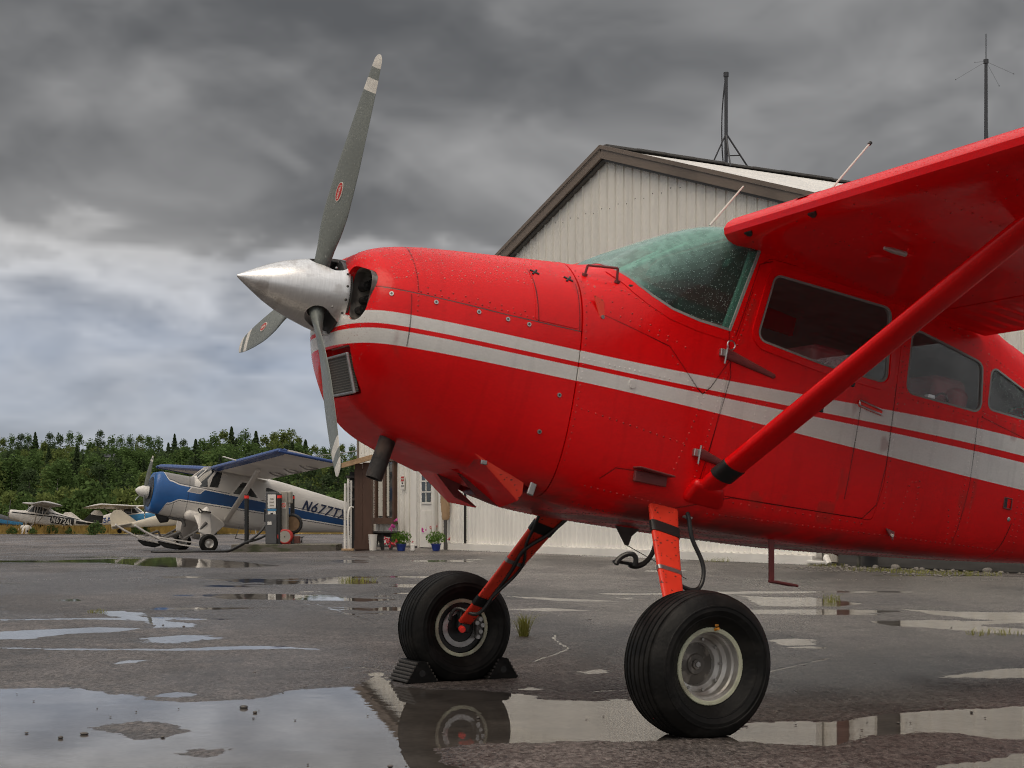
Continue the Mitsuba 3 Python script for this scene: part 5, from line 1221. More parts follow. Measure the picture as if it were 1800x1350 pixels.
k = put('storm_jar', cat(rbox((.10, .08, .16), (-2.38, 36.8, .084), .02)), 'mat_white_paint', 35); tag(k, 'small pale jar on the ground right of the pink flower pot', 'jar')
UK = thing('furled_cover', 'tan furled cloth tied on a dark pole between the doors', 'cloth cover')
cov = [np.array([(.62 * r * (1 + .18 * math.sin(5 * a + z * 9)) * math.cos(a), .62 * r * .8 * (1 + .18 * math.sin(5 * a + z * 9)) * math.sin(a), z) for a in np.arange(24) * 2 * np.pi / 24]) for z, r in ((.74, .10), (.80, .15), (1.0, .16), (1.2, .18), (1.42, .19), (1.52, .14), (1.62, .06))]
put(UK + '__cloth', loft(cov).apply_translation([-1.66, 38.3, 0]), 'mat_tan', 40)
put(UK + '__pole', tube([(-1.66, 38.3, 0), (-1.66, 38.3, 1.72)], .045, 10), 'mat_dark_metal', 30)
# stones and grass at the foundation
for i in range(11):
    tt = 14.9 + i * .38 + .1 * rng.random(); nn = .36 + .30 * rng.random(); r = .02 + .03 * rng.random() ** 2
    if i in (3, 8): r = .065
    m = trimesh.creation.icosphere(subdivisions=2, radius=1); m.vertices *= (1 + .30 * (meshkit.fbm(m.vertices * 1.3 + i * 7, 3, i) - .5))[:, None] * [r * 1.3, r, r * .8]; m.apply_translation([tt, nn, r * .4])
    k = put('stone', m, 'mat_stone', True, M=HM); tag(k, 'rounded stone lying along the dark foundation beam of the hangar', 'stone', 'stones along the foundation')
V = [];
for i in range(420):
    tt = 14.6 + 4.2 * rng.random(); nn = .35 + 2.0 * rng.random() ** 1.5; V.append((tt, nn))
gr = []
for tt, nn in V:
    r = .008 + .018 * rng.random() ** 2; m = ico.copy(); m.vertices = m.vertices * [r * 1.3, r, r * .7] + [tt, nn, r * .3]; gr.append(m)
k = put('gravel', cat(gr), 'mat_stone', 40, M=HM); tag(k, 'strip of loose gravel in front of the hangar foundation', 'gravel', kind='stuff')
gm = cat(*[blades(110, HP[0] + HD[0] * tt + HN[0] * nn, HP[1] + HD[1] * tt + HN[1] * nn, .35, .45, .09, 0) for tt, nn in ((14.75, .7), (16.5, 1.5), (17.0, 1.45), (17.5, 1.5), (17.9, 1.6), (18.3, 1.5), (18.6, 1.3))])
k = put('grass', gm, 'mat_grass', False); tag(k, 'patch of green grass along the hangar foundation at the right', 'grass', kind='stuff')
# ------------------------------------------------------------------ airplanes parked further off
principled('mat_plane_white', proc(lambda p, n, uv: mi.Color3f(0.58, 0.55, 0.51) * (.80 + .34 * fbm(p.x * 1.6, p.y * 1.6, p.z * 1.6, 4))), .35, specular=.5)
principled('mat_plane_cream', proc(lambda p, n, uv: mi.Color3f(0.50, 0.45, 0.36) * (.80 + .34 * fbm(p.x * 1.6, p.y * 1.6, p.z * 1.6, 4))), .45)
principled('mat_plane_grey', proc(lambda p, n, uv: mi.Color3f(0.30, 0.29, 0.28) * (.80 + .34 * fbm(p.x * 1.6, p.y * 1.6, p.z * 1.6, 4))), .45)
principled('mat_plane_blue', (0.010, 0.075, 0.24), .3, specular=.5, clearcoat=.4)
principled('mat_wing_navy', (0.028, 0.065, 0.21), .3, specular=.5, clearcoat=.4)
principled('mat_letter', (0.012, 0.02, 0.055), .4)
principled('mat_sky_blue', (0.05, 0.22, 0.42), .35)
principled('mat_pump_grey', speck((0.075, 0.077, 0.08), .2, 6), .45)
principled('mat_beige', speck((0.30, 0.28, 0.24), .15, 8), .5)
principled('mat_reel_rust', speck((0.20, 0.12, 0.06), .3, 14), .6)
def beaver_paint(p, n, uv):
    u, v = uv.x, uv.y
    def curve(pts):
        r = mi.Float(pts[0][1])
        for (a, b), (c, d) in zip(pts[:-1], pts[1:]): r = dr.select(u > a, b + (d - b) * smoothstep(a, c, u) if c - a < .5 else b + (d - b) * dr.clip((u - a) / (c - a), 0, 1), r)
        return r
    top = curve([(.55, .70), (.85, .40), (1.15, .335), (6.6, .215)])
    bot = curve([(.60, -.70), (.86, -.22), (1.20, -.06), (6.6, .055)])
    e = .006
    blue = smoothstep(bot - e, bot + e, v) * (1 - smoothstep(top - e, top + e, v))
    w1 = smoothstep(bot - .035 - e, bot - .035 + e, v) * (1 - smoothstep(top + .035 - e, top + .035 + e, v))
    w2 = smoothstep(bot - .055 - e, bot - .055 + e, v) * (1 - smoothstep(top + .055 - e, top + .055 + e, v))
    f = .82 + .32 * fbm(p.x * 2, p.y * 2, p.z * 2, 4)
    c = mix((0.50, 0.475, 0.44), (0.20, 0.19, 0.18), smoothstep(.0, .03, v - top) * (1 - smoothstep(1.52, 1.56, u)))
    c = mix(c, (0.03, 0.03, 0.04), w2); c = mix(c, (0.60, 0.58, 0.55), w1)
    c = mix(c, mi.Color3f(0.010, 0.085, 0.27) * (1.0 - .45 * smoothstep(1.3, 1.9, u)), blue)
    d = dr.minimum(dr.abs(u - 1.40), dr.abs(u - 1.02) + 10 * smoothstep(.05, .06, v - bot + .1))
    c = c * (1 - .55 * (1 - smoothstep(.006, .014, d)))
    return c * f
principled('mat_beaver', proc(beaver_paint), .32, specular=.5, clearcoat=.3)

FAR = 1.25      # what stands beyond the island lies a quarter farther off, on the lower part of the apron
def far_pt(x, y, z): return np.array([x * FAR, y * FAR, EYE + (z - EYE) * FAR])
def plane_frame(px, py, yt, scale, be, th, right=False, longer=1.0):
    """origin at the spinner's tip seen along that bearing; x aft, y towards the camera's side, z up"""
    be, th = math.radians(be), math.radians(th); sx = -1 if right else 1
    X = np.array([sx * math.cos(be) * math.cos(th), math.sin(be) * math.cos(th), -math.sin(th)])
    Yp = np.array([sx * math.sin(be), -math.cos(be), 0.0]); Z = np.cross(X, Yp); Z = Z if Z[2] > 0 else -Z
    O = far_pt(px, yt, py); scale *= FAR
    return mat4(X * scale * longer, Yp * scale, Z * scale, O)
def wheel_at(key, M, c, r, w, rimmat='mat_rim', tyre='mat_rubber', name='wheel'):
    ty = lathe([(r * .5, w * .45), (r * .62, w * .52), (r * .85, w * .5), (r * .97, w * .34), (r, 0), (r * .97, -w * .34), (r * .85, -w * .5), (r * .62, -w * .52), (r * .5, -w * .45)], 40, 'y', closed=True).apply_translation(c)
    k = put(key + '__' + name, ty, tyre, 30, M=M)
    put(k + '__rim', lathe([(r * .52, w * .46), (r * .48, w * .40), (r * .30, w * .30), (r * .12, w * .36), (0, w * .36), (0, -w * .36), (r * .48, -w * .4), (r * .52, -w * .46)], 32, 'y').apply_translation(c), rimmat, 30, M=M)
    return k
def simple_wing(y0, y1, x0, c, z, dih, th=.12, taper=1.0, n=14):
    r = []
    for y in np.linspace(y0, y1, n):
        q = abs(y - y0) / abs(y1 - y0); cc = c * (1 - (1 - taper) * q); e = 1.0 if q < .94 else math.sqrt(max(.05, 1 - ((q - .94) / .062) ** 2))
        a = AF.copy(); r.append(np.c_[x0 + c * .03 * (1 - e) + a[:, 0] * cc * (.6 + .4 * e), np.full(len(a), y), z + dih * abs(y - y0) + a[:, 1] * cc * th / .125 * e - a[:, 0] * cc * .03])
    return loft(r)
def side_panel(M, key, rows, poly, mat, lift=.012, name='window', side=1, sub=None):
    """a panel that lies on the fuselage's side"""
    a = mani(body(rows, PLX(rows), -lift, 48)) - mani(body(rows, PLX(rows, True), .02, 48))
    m = a ^ mani(prism(sg.Polygon(poly), .02 if side > 0 else -3, 3 if side > 0 else -.02))
    return put(key + '__' + name, m, mat, 30, M=M)
def PLX(rows, wider=False):
    x = np.array([r[0] for r in rows]); return np.linspace(x[0] + (0.0 if not wider else .001), x[-1] - (0 if not wider else .001), 46)
def pump_text(*a, **k): pass

# the blue and white airplane on wheel-skis
BM = plane_frame(-8.97378, 1.4648, 36.6, .83, 25, 10)
BV = thing('blue_white_airplane', 'white airplane with blue nose and dark blue wings parked by the fuel pump', 'airplane')
def bp(name, mesh, mat, smooth=30, parent=BV, uv=None): return put(parent + '__' + name, mesh, mat, smooth, uv=uv, M=BM)
BR = [[.42, -.50, .52, .30, .46, .30, .30, .32], [.48, -.56, .60, .34, .52, .36, .32, .34], [.62, -.58, .64, .36, .56, .38, .34, .36], [1.0, -.60, .645, .38, .58, .38, .34, .34], [1.4, -.61, .645, .42, .60, .38, .30, .32], [1.62, -.62, .70, .44, .61, .36, .26, .34],
      [1.80, -.62, .92, .46, .62, .42, .24, .40], [2.0, -.62, .99, .46, .62, .50, .22, .26], [3.0, -.60, 1.0, .46, .62, .50, .22, .22], [3.7, -.55, 1.0, .44, .60, .46, .22, .26], [5.0, -.38, .90, .34, .46, .30, .22, .34], [6.3, -.16, .77, .22, .30, .16, .2, .30], [8.0, .12, .62, .08, .10, .05, .15, .2]]
fus = bp('fuselage', body(BR, np.r_[np.linspace(.42, .62, 6), np.linspace(.7, 8, 60)], 0, 72), 'mat_beaver', 32, uv=XZ)
bp('cowl_opening', lathe([(0, .415), (.44, .415), (.44, .405), (0, .405)], 32, 'x').apply_translation([0, 0, .02]), 'mat_black')
bp('spinner', lathe([(0, 0), (.03, .005), (.10, .07), (.155, .18), (.18, .30), (.18, .36), (0, .36)], 32, 'x'), 'mat_white_paint', 35)
for i, a in enumerate((18, 138, 258)):
    a = math.radians(a); rad = np.array([0, math.sin(a), math.cos(a)]); tg = np.array([0, -math.cos(a), math.sin(a)]); rows = []
    for q in np.linspace(.1, 1, 14):
        c = np.interp(q, [.1, .3, .6, .95, 1], [.08, .15, .16, .12, .03]); b = math.radians(np.interp(q, [.1, 1], [48, 18])); cd = math.cos(b) * tg + math.sin(b) * np.array([-1, 0, 0]); nd = np.cross(rad, cd); an = np.arange(12) * math.pi / 6
        rows.append(np.array([.26, 0, 0]) + rad * q * 1.08 + np.cos(an)[:, None] * cd * c / 2 + np.sin(an)[:, None] * nd * .014)
    k = bp('propeller_blade', loft(rows), 'mat_blade', 35, uv=lambda v, rad=rad: np.c_[1.08 - (v - [.26, 0, 0]) @ rad, v[:, 0]])
def bwin(poly, mat='mat_glass_dark', lift=.010, name='window', side=1):
    return side_panel(BM, BV, BR, poly, mat, lift, name, side)
bwin([(1.68, .40), (1.80, .62), (1.86, .66), (1.90, .42)]); bwin([(1.95, .44), (2.0, .72), (2.10, .90), (2.26, .92), (2.20, .46)])
w = bwin([(2.55, .30), (2.84, .80), (3.08, .80), (3.54, .30)], 'mat_plane_white', .006, 'window_frame'); bwin([(2.66, .37), (2.88, .74), (3.04, .74), (3.42, .37)])
bwin([(3.62, .70), (3.66, .48), (3.70, .45), (4.03, .50), (4.06, .62), (4.02, .66), (3.68, .73)])
bwin([(1.38, .20), (1.48, .33), (1.82, .325), (1.70, .195)], 'mat_plane_grey', .008, 'louvre'); bwin([(1.34, .185), (1.46, .345), (1.86, .34), (1.72, .18)], 'mat_plane_white', .004, 'louvre_frame')
ws = side_panel(BM, BV, BR, [(1.60, .64), (1.72, .50), (1.80, .54), (2.02, .90), (1.96, 1.2), (1.5, 1.2)], 'mat_glass_dark', .010, 'windshield')
bp('windshield_post', tube([(1.60, .40, .62), (1.84, .44, .93)], .02, 6), 'mat_plane_white'); bp('windshield_post', tube([(1.57, .0, .70), (1.84, .0, .98)], .018, 6), 'mat_plane_white')
for s in (1, -1):
    kw = bp('wing', simple_wing(.5 * s, 7.25 * s, 1.92, 1.72, 1.02, .040, .105), 'mat_plane_white', 35)
    # navy leading edge
    sel = [i for i in range(len(AF)) if AF[i, 0] < .16]
    rr = []
    for y in np.linspace(.5, 7.27, 16) * s:
        q = (abs(y) - .5) / 6.77; e = 1 if q < .94 else math.sqrt(max(.05, 1 - ((q - .94) / .062) ** 2)); a = AF[sel] * [1.0, 1.04 * .105 / .125 * e]
        up = np.c_[1.918 + 1.72 * .03 * (1 - e) + a[:, 0] * 1.72 * (.6 + .4 * e), np.full(len(a), y), 1.02 + .040 * abs(y - .5 * s) + a[:, 1] * 1.72 - a[:, 0] * 1.72 * .03]; rr.append(up)
    bp('leading_edge', loft(rr, cap=True), 'mat_wing_navy', 35, parent=kw)
    bp('wing_tip', loft([np.c_[r[:, 0], r[:, 1] + d * s, r[:, 2]] for r, d in ((rr[0] * 0 + 0, 0),)] * 2) if False else rbox((1.66, .10, .08), (2.76, 7.22 * s, 1.24), .035), 'mat_wing_navy', 35, parent=kw)
    for i, (xa, yy) in enumerate(((3.3, 2.6), (3.3, 4.0), (3.3, 5.4))): bp('hinge_arm', cat(tube([(xa - .30, yy * s, .98 + .04 * yy), (xa, yy * s, .86 + .04 * yy), (xa + .30, yy * s, .96 + .04 * yy)], .02, 6), tube([(xa - .1, (yy + .1) * s, .95 + .04 * yy), (xa + .2, (yy + .1) * s, .9 + .04 * yy)], .02, 6)), 'mat_plane_grey', parent=kw)
    st = bp('wing_strut', loft([np.array([2.62, .60 * s, -.44]) + (np.array([2.62, 3.15 * s, .98]) - np.array([2.62, .60 * s, -.44])) * t_ + np.c_[.085 * np.cos(np.arange(16) * math.pi / 8), np.zeros(16), .035 * np.sin(np.arange(16) * math.pi / 8)] for t_ in (0, .5, 1)]), 'mat_plane_white', 35)
    # gear: streamlined leg, wheel, ski
    leg = [np.array(c) + np.c_[hw * np.cos(np.arange(16) * math.pi / 8), .05 * np.sin(np.arange(16) * math.pi / 8), np.zeros(16)] for c, hw in (((1.95, .62 * s, -.42), .32), ((1.92, 1.05 * s, -.74), .20), ((1.92, 1.42 * s, -1.12), .13))]
    kl = bp('gear_leg', loft(leg), 'mat_plane_white', 35)
    bp('gear_fairing', m3.Manifold.hull_points(np.vstack([trimesh.creation.icosphere(subdivisions=1, radius=.05).vertices + q for q in ((1.68, 1.3 * s, -.38), (1.90, 1.3 * s, -.36), (1.70, 1.42 * s, -.90), (2.02, 1.42 * s, -.98), (2.42, .70 * s, -.50), (2.5, .72 * s, -.58))])), 'mat_plane_white', 35, parent=kl)
    bp('gear_cap', lathe([(.14, 0), (.13, .04), (.03, .14), (0, .15)], 20).apply_translation([1.80, 1.36 * s, -.33]), 'mat_plane_white', 35, parent=kl)
    bp('hydraulic_line', cat(trimesh.creation.torus(.13, .018, 20, 6).apply_translation([1.80, 1.36 * s, -.32]), tube([(1.66, 1.4 * s, -.32), (1.55, 1.45 * s, -.30), (1.58, 1.45 * s, -.36), (1.68, 1.42 * s, -.36)], .018, 6)), 'mat_black', parent=kl)
    wheel_at(BV, BM, (1.96, 1.62 * s, -1.20), .265, .20)
    ski = [np.array([x, 1.42 * s, z]) + np.array([[0, -w_, 0], [0, w_, 0], [0, w_, .04], [0, -w_, .04]]) for x, z, w_ in ((-.12, -1.06, .10), (.15, -1.18, .16), (.6, -1.33, .18), (1.2, -1.385, .19), (1.75, -1.37, .19))]
    ks = bp('ski', loft(ski), 'mat_plane_white', False)
    bp('ski_deck', plate([(.55, 1.30 * s, -1.26), (1.70, 1.30 * s, -1.24), (1.70, 1.55 * s, -1.24), (.55, 1.55 * s, -1.26)], .03), 'mat_plane_white', False, parent=ks)
    bp('ski_linkage', cat(tube([(.75, 1.42 * s, -1.25), (1.15, 1.42 * s, -1.02)], .04, 8), tube([(1.15, 1.42 * s, -1.02), (1.30, 1.42 * s, -1.25)], .03, 8), tube([(1.25, 1.42 * s, -1.22), (1.70, 1.42 * s, -.85)], .035, 8), tube([(1.70, 1.42 * s, -.85), (1.85, 1.42 * s, -.62)], .045, 8), rbox((.22, .12, .16), (1.62, 1.42 * s, -1.06), .03)), 'mat_dark_metal', parent=ks)
    bp('skid', m3.Manifold.hull_points(np.vstack([trimesh.creation.icosphere(subdivisions=1, radius=.03).vertices + q for q in ((.62, 1.40 * s, -1.39), (1.25, 1.40 * s, -1.42), (.80, 1.40 * s, -1.49), (1.12, 1.40 * s, -1.49))])), 'mat_black', parent=ks)
bp('carburettor_duct', m3.Manifold.hull_points(np.vstack([trimesh.creation.icosphere(subdivisions=1, radius=.08).vertices + q for q in ((.72, .15, -.58), (1.0, .15, -.60), (.85, .15, -.74), (.98, .15, -.70))])), 'mat_black', 30)
bp('exhaust', cat(tube([(1.30, .35, -.60), (1.45, .38, -.70), (1.48, .40, -.80)], .05, 8), rbox((.5, .5, .06), (1.25, .1, -.63), .02)), 'mat_dark_metal')
bp('belly_pod', m3.Manifold.hull_points(np.vstack([trimesh.creation.icosphere(subdivisions=2, radius=.16).vertices + q for q in ((1.55, .50, -.46), (2.0, .55, -.50), (2.5, .3, -.50))])), 'mat_plane_white', 35)
bp('boarding_ladder', cat(*[tube([(3.05 + dx, .5, -.55), (2.95 + dx, .62, -.92)], .014, 6) for dx in (0, .36)], tube([(2.95, .62, -.90), (3.31, .62, -.90)], .014, 6)), 'mat_dark_metal')
bp('vent_mast', cat(tube([(3.55, .4, -.50), (3.65, .45, -.85)], .02, 6), tube([(4.05, .4, -.44), (3.95, .45, -.80)], .02, 6)), 'mat_white_paint')
m = meshkit.text_mesh('N677TX', .275, .012, True); v = m.vertices.copy(); sc_ = 1.42 / (m.bounds[1][0] - m.bounds[0][0])
tx_ = 4.80 + v[:, 0] * sc_ + v[:, 1] * .30
m.vertices = np.c_[tx_, np.interp(tx_, [4.8, 6.3], [.492, .318]) + v[:, 2], .295 + v[:, 1] - .045 * (tx_ - 4.8)]
kk = bp('registration', m, 'mat_letter', False); labels[kk] = {'label': 'dark blue slanted registration letters N677TX'}
bp('fin', slab([(7.0, .6), (7.7, 1.9), (8.3, 1.95), (8.5, .5)], .10, 'y'), 'mat_plane_white', 30); bp('tailplane', slab([(7.2, -2.3), (7.2, 2.3), (8.2, 2.3), (8.2, -2.3)], .08, 'z').apply_translation([0, 0, .45]), 'mat_plane_white', 30)
bp('whip_antenna', cat(tube([(2.3, .2, 1.12), (2.2, .2, 1.32)], .008, 5)), 'mat_black'); bp('pitot_tube', cat(tube([(2.0, 3.2, 1.12), (1.55, 3.2, 1.16)], .02, 6)), 'mat_white_paint')

# small taildraggers in the far row
CUB = [[.12, -.20, .22, .16, .26, .16, .14, .14], [.22, -.30, .27, .22, .33, .20, .18, .16], [.8, -.40, .30, .28, .37, .24, .2, .16], [1.25, -.46, .34, .30, .38, .26, .2, .16], [1.55, -.48, .62, .30, .39, .28, .2, .26], [1.8, -.48, .84, .30, .39, .30, .2, .16], [2.7, -.46, .82, .30, .38, .28, .2, .2], [3.3, -.40, .55, .26, .33, .20, .18, .22], [5.0, -.22, .26, .14, .18, .10, .14, .14], [6.5, -.02, .10, .03, .04, .03, .05, .05]]
def cub(key_name, label, M, mats, reg=None, stripe=None, covers=False, blades_=True, upper=None):
    body_m, wing_m, fin_m = mats
    K = thing(key_name, label, 'airplane')
    def q(name, mesh, mat, smooth=32, parent=K): return put(parent + '__' + name, mesh, mat, smooth, M=M)
    q('fuselage', body(CUB, np.linspace(.12, 6.5, 50), 0, 48), body_m)
    for poly in ([(1.30, .38), (1.62, .64), (1.82, .70), (1.82, .30), (1.40, .28)], [(1.87, .70), (2.40, .68), (2.40, .24), (1.87, .28)], [(2.45, .66), (2.80, .58), (3.05, .36), (2.85, .26), (2.45, .24)]): side_panel(M, K, CUB, poly, 'mat_glass_dark', .008)
    side_panel(M, K, CUB, [(1.22, .35), (1.30, .30), (1.70, .78), (1.5, 1.0), (1.2, .8)], 'mat_glass_dark', .008, 'windshield')
    if stripe:
        for poly, mt in stripe: side_panel(M, K, CUB, poly, mt, .006, 'stripe')
    for s in (1, -1):
        kw = q('wing', simple_wing(.2 * s, 5.3 * s, 1.55, 1.60, .84, .02, .11), wing_m, 35)
        q('aileron', simple_wing(2.8 * s, 5.0 * s, 2.88, .30, .82, .02, .03, n=4), wing_m, 35, parent=kw)
        for xx in (1.75, 2.65): q('wing_strut', tube([(1.95 if xx < 2 else 2.15, .36 * s, -.42), (xx, 2.9 * s, .84)], .035, 6), 'mat_plane_grey')
        q('jury_strut', tube([(2.0, 1.75 * s, .28), (2.1, 1.75 * s, .85)], .018, 5), 'mat_plane_grey')
        q('gear_leg', cat(tube([(1.35, .30 * s, -.42), (1.45, .85 * s, -1.02)], .035, 6), tube([(1.95, .30 * s, -.42), (1.45, .85 * s, -1.02)], .03, 6)), 'mat_plane_grey')
        if covers:
            cv = trimesh.creation.icosphere(subdivisions=3, radius=1); cv.vertices = cv.vertices * [.40, .22, .40]; cv.vertices *= (1 + .10 * (meshkit.fbm(cv.vertices * 5 + s, 3, 2) - .5))[:, None]; cv.apply_translation([1.45, .95 * s, -1.02])
            skirt = loft([np.c_[1.42 + rx * np.cos(np.arange(20) * math.pi / 10), .95 * s + .22 * np.sin(np.arange(20) * math.pi / 10), np.full(20, z)] for rx, z in ((.36, -1.0), (.42, -1.25), (.46, -1.42))])
            kc = q('wheel_cover', cat(cv, skirt), 'mat_plane_white', 40); q('hub_hole', cyl((1.45, .95 * s, -1.02), (1.45, 1.18 * s, -1.02), .07, 12), 'mat_black', parent=kc)
        else: wheel_at(K, M, (1.45, .95 * s, -1.05), .36, .24)
    q('fin', trimesh.creation.extrude_polygon(sg.Polygon([(5.5, .14), (5.95, .62), (6.25, .92), (6.6, .95), (6.85, .70), (6.85, .0), (6.45, .02)]).buffer(.06), .05, engine='earcut').apply_transform([[1, 0, 0, 0], [0, 0, 1, -.025], [0, 1, 0, 0], [0, 0, 0, 1]]), fin_m)
    if upper: q('fin_top', trimesh.creation.extrude_polygon(sg.Polygon([(6.02, .72), (6.25, .94), (6.6, .97), (6.86, .72)]).buffer(.055), .062, engine='earcut').apply_transform([[1, 0, 0, 0], [0, 0, 1, -.031], [0, 1, 0, 0], [0, 0, 0, 1]]), upper)
    q('tailplane', trimesh.creation.extrude_polygon(sg.Polygon([(5.8, -.1), (6.15, -1.35), (6.8, -1.4), (6.85, 1.4), (6.15, 1.35), (5.8, .1)]).buffer(.06), .05, engine='earcut').apply_translation([0, 0, .10]), body_m)
    q('tail_wheel', cat(lathe([(.0, .04), (.10, .04), (.13, 0), (.10, -.04), (0, -.04)], 16, 'y').apply_translation([6.5, 0, -.22]), tube([(6.2, 0, -.02), (6.5, 0, -.20)], .025, 6)), 'mat_rubber')
    q('spinner', lathe([(0, 0), (.06, .03), (.11, .12), (.11, .14), (0, .14)], 20, 'x'), 'mat_dark_metal')
    q('propeller', cat(rbox((.03, .13, .92), (.10, .0, .46), .012), rbox((.03, .13, .92), (.10, .0, -.46), .012)), 'mat_dark_metal')
    if reg:
        txt, x0, z0, h_, ln, mt, bg = reg
        if bg: side_panel(M, K, CUB, [(x0 - .14, z0 + h_ * .5), (x0 - .02, z0 - .08), (x0 + ln + .1, z0 - .08), (x0 + ln + .1, z0 + h_ + .07), (x0 - .02, z0 + h_ + .07)], bg, .008, 'registration_patch')
        m = meshkit.text_mesh(txt, h_, .01, True); v = m.vertices.copy(); v[:, 0] -= m.bounds[0][0]; w_ = v[:, 0].max(); sx = ln / w_
        flip = np.linalg.det(M[:3, :3]) > 0
        xx = x0 + (ln - v[:, 0] * sx if flip else v[:, 0] * sx)
        yy = np.interp(xx, [c[0] for c in CUB], [c[4] for c in CUB])
        m.vertices = np.c_[xx, yy + .012 + v[:, 2], z0 + v[:, 1] - .03 * (xx - x0)]
        q('registration', m, mt, False)
    return K
yA = 67.5
cub('white_airplane', 'small white airplane with black patch reading N6724L and covered wheels', plane_frame(at(13, yA), EYE + (903 - 902) / 2700 * yA, yA, .66, 24, 8, longer=.90), ('mat_plane_white', 'mat_plane_grey', 'mat_black'),
    reg=('N6724L', 3.15, -.20, .36, 1.55, 'mat_decal_white', 'mat_black'), stripe=[([(.25, .06), (.25, .14), (3.3, .20), (3.3, .12)], 'mat_black'), ([(3.0, .36), (3.0, .44), (5.2, .22), (5.2, .16)], 'mat_black'), ([(4.95, -.10), (4.95, .12), (6.4, .06), (6.4, -.02)], 'mat_black')], covers=True, upper='mat_plane_white')
yC = 66.5
cub('cream_airplane', 'cream airplane with rounded tail parked behind the blue nosed airplane', plane_frame(at(408, yC), EYE + (903 - 896) / 2700 * yC, yC, .74, -14, 9, right=True), ('mat_plane_cream', 'mat_plane_cream', 'mat_plane_cream'))
yD = 70
cub('blue_cabin_airplane', 'white airplane with bright blue cabin side and 33A on its tail', plane_frame(at(284, yD), EYE + (903 - 904) / 2700 * yD, yD, .60, 14, 6, right=True, longer=1.22), ('mat_plane_white', 'mat_plane_white', 'mat_plane_white'),
    reg=('33A', 3.30, -.14, .36, .95, 'mat_wing_navy', None), stripe=[([(.3, -.3), (.3, .22), (3.1, .18), (3.1, -.3)], 'mat_sky_blue')])
yE = 72
cub('dark_airplane', 'dark blue and black airplane cut by the left edge of the picture', plane_frame(at(-118, yE), EYE + (903 - 897) / 2700 * yE, yE, .74, 22, 9), ('mat_pump_grey', 'mat_plane_grey', 'mat_black'), stripe=[([(.3, -.3), (.3, .10), (5.5, .06), (5.5, -.12)], 'mat_sky_blue')])

# ------------------------------------------------------------------ the fuel island
k = structure('concrete_island', rbox((2.6, 1.3, .30), (-5.62, 38.48, -.01), .02), 'mat_concrete', smooth=30); labels[k]['label'] = 'low mossy concrete island under the fuel pump'
Y0 = 38.2
def X0(u, y=Y0): return (u - 900) / 2700 * y
def Zv(v, y=Y0): return EYE + (903 - v) / 2700 * y
PK = thing('fuel_pump', 'grey fuel pump with white display face on the concrete island', 'fuel pump')
put(PK + '__cabinet', rbox((.28, .40, .74), ((X0(469) + X0(488)) / 2, Y0, .52), .015), 'mat_pump_grey')
hd = put(PK + '__head', rbox((.27, .36, .60), (X0(478.5), Y0, 1.14), .02), 'mat_pump_grey')
put(PK + '__head__display', rbox((.20, .02, .34), (X0(480), Y0 - .185, 1.20), .004), 'mat_white_paint')
put(PK + '__head__digits', cat(*[rbox((.10, .01, .035), (X0(480), Y0 - .197, z), .002) for z in (1.10, 1.18, 1.26)]), 'mat_beige')
put(PK + '__head__blue_strip', rbox((.22, .015, .05), (X0(480), Y0 - .185, .99), .003), 'mat_sky_blue')
put(PK + '__head__meter', rbox((.20, .02, .12), (X0(480), Y0 - .185, .895), .004), 'mat_white_paint'); put(PK + '__head__meter_slot', box((.06, .01, .03), (X0(480), Y0 - .199, .90)), 'mat_black')
put(PK + '__notice', box((.10, .01, .08), (X0(476), Y0 - .205, .66)), 'mat_white_paint')
put(PK + '__beige_column', rbox((.15, .30, 1.28), (X0(500.5), Y0 + .05, .80), .012), 'mat_beige')
put(PK + '__column_hood', rbox((.26, .34, .30), (X0(503), Y0 + .12, 1.30), .03), 'mat_beige')
ns = put(PK + '__no_smoking_sign', box((.125, .01, .155), (X0(499.5), Y0 - .108, 1.10)), 'mat_decal_white'); labels[ns] = {'label': 'white sign with a red no smoking ring'}
rg = trimesh.creation.torus(.046, .008, 24, 6).apply_transform(rotm([1, 0, 0], 90)).apply_translation([X0(499.5), Y0 - .115, 1.105]); put(ns + '__ring', cat(rg, box((.085, .006, .012), (X0(499.5), Y0 - .115, 1.105), rotm([0, 1, 0], 45))), 'mat_bright_red')
put(PK + '__nozzle', cat(rbox((.05, .06, .26), (X0(466.5), Y0 - .05, .82), .015), tube([(X0(466), Y0 - .05, .95), (X0(467), Y0 - .12, 1.0), (X0(471), Y0 - .12, .95)], .018, 6)), 'mat_black')
RK = thing('hose_reel', 'red rimmed round hose reel with grey disc at the pump', 'hose reel')
rc = np.array([X0(503), Y0 - .24, Zv(943)])
put(RK + '__disc', cyl(rc + [0, -.03, 0], rc + [0, .02, 0], .145, 32), 'mat_beige'); put(RK + '__rim', trimesh.creation.torus(.155, .030, 36, 10).apply_transform(rotm([1, 0, 0], 90)).apply_translation(rc), 'mat_decal_red', True)
put(RK + '__back_rim', trimesh.creation.torus(.155, .030, 36, 10).apply_transform(rotm([1, 0, 0], 90)).apply_translation(rc + [0, .22, 0]), 'mat_decal_red', True); put(RK + '__bolt', cyl(rc + [0, -.045, 0], rc, .016, 8), 'mat_black'); put(RK + '__stand', rbox((.20, .20, .14), rc + [.02, .12, -.12], .01), 'mat_decal_red')
RK2 = thing('hose_reel', 'tall rusty hose reel wound with black hose behind the red one', 'hose reel')
rc2 = np.array([X0(511), Y0 + .30, Zv(921)])
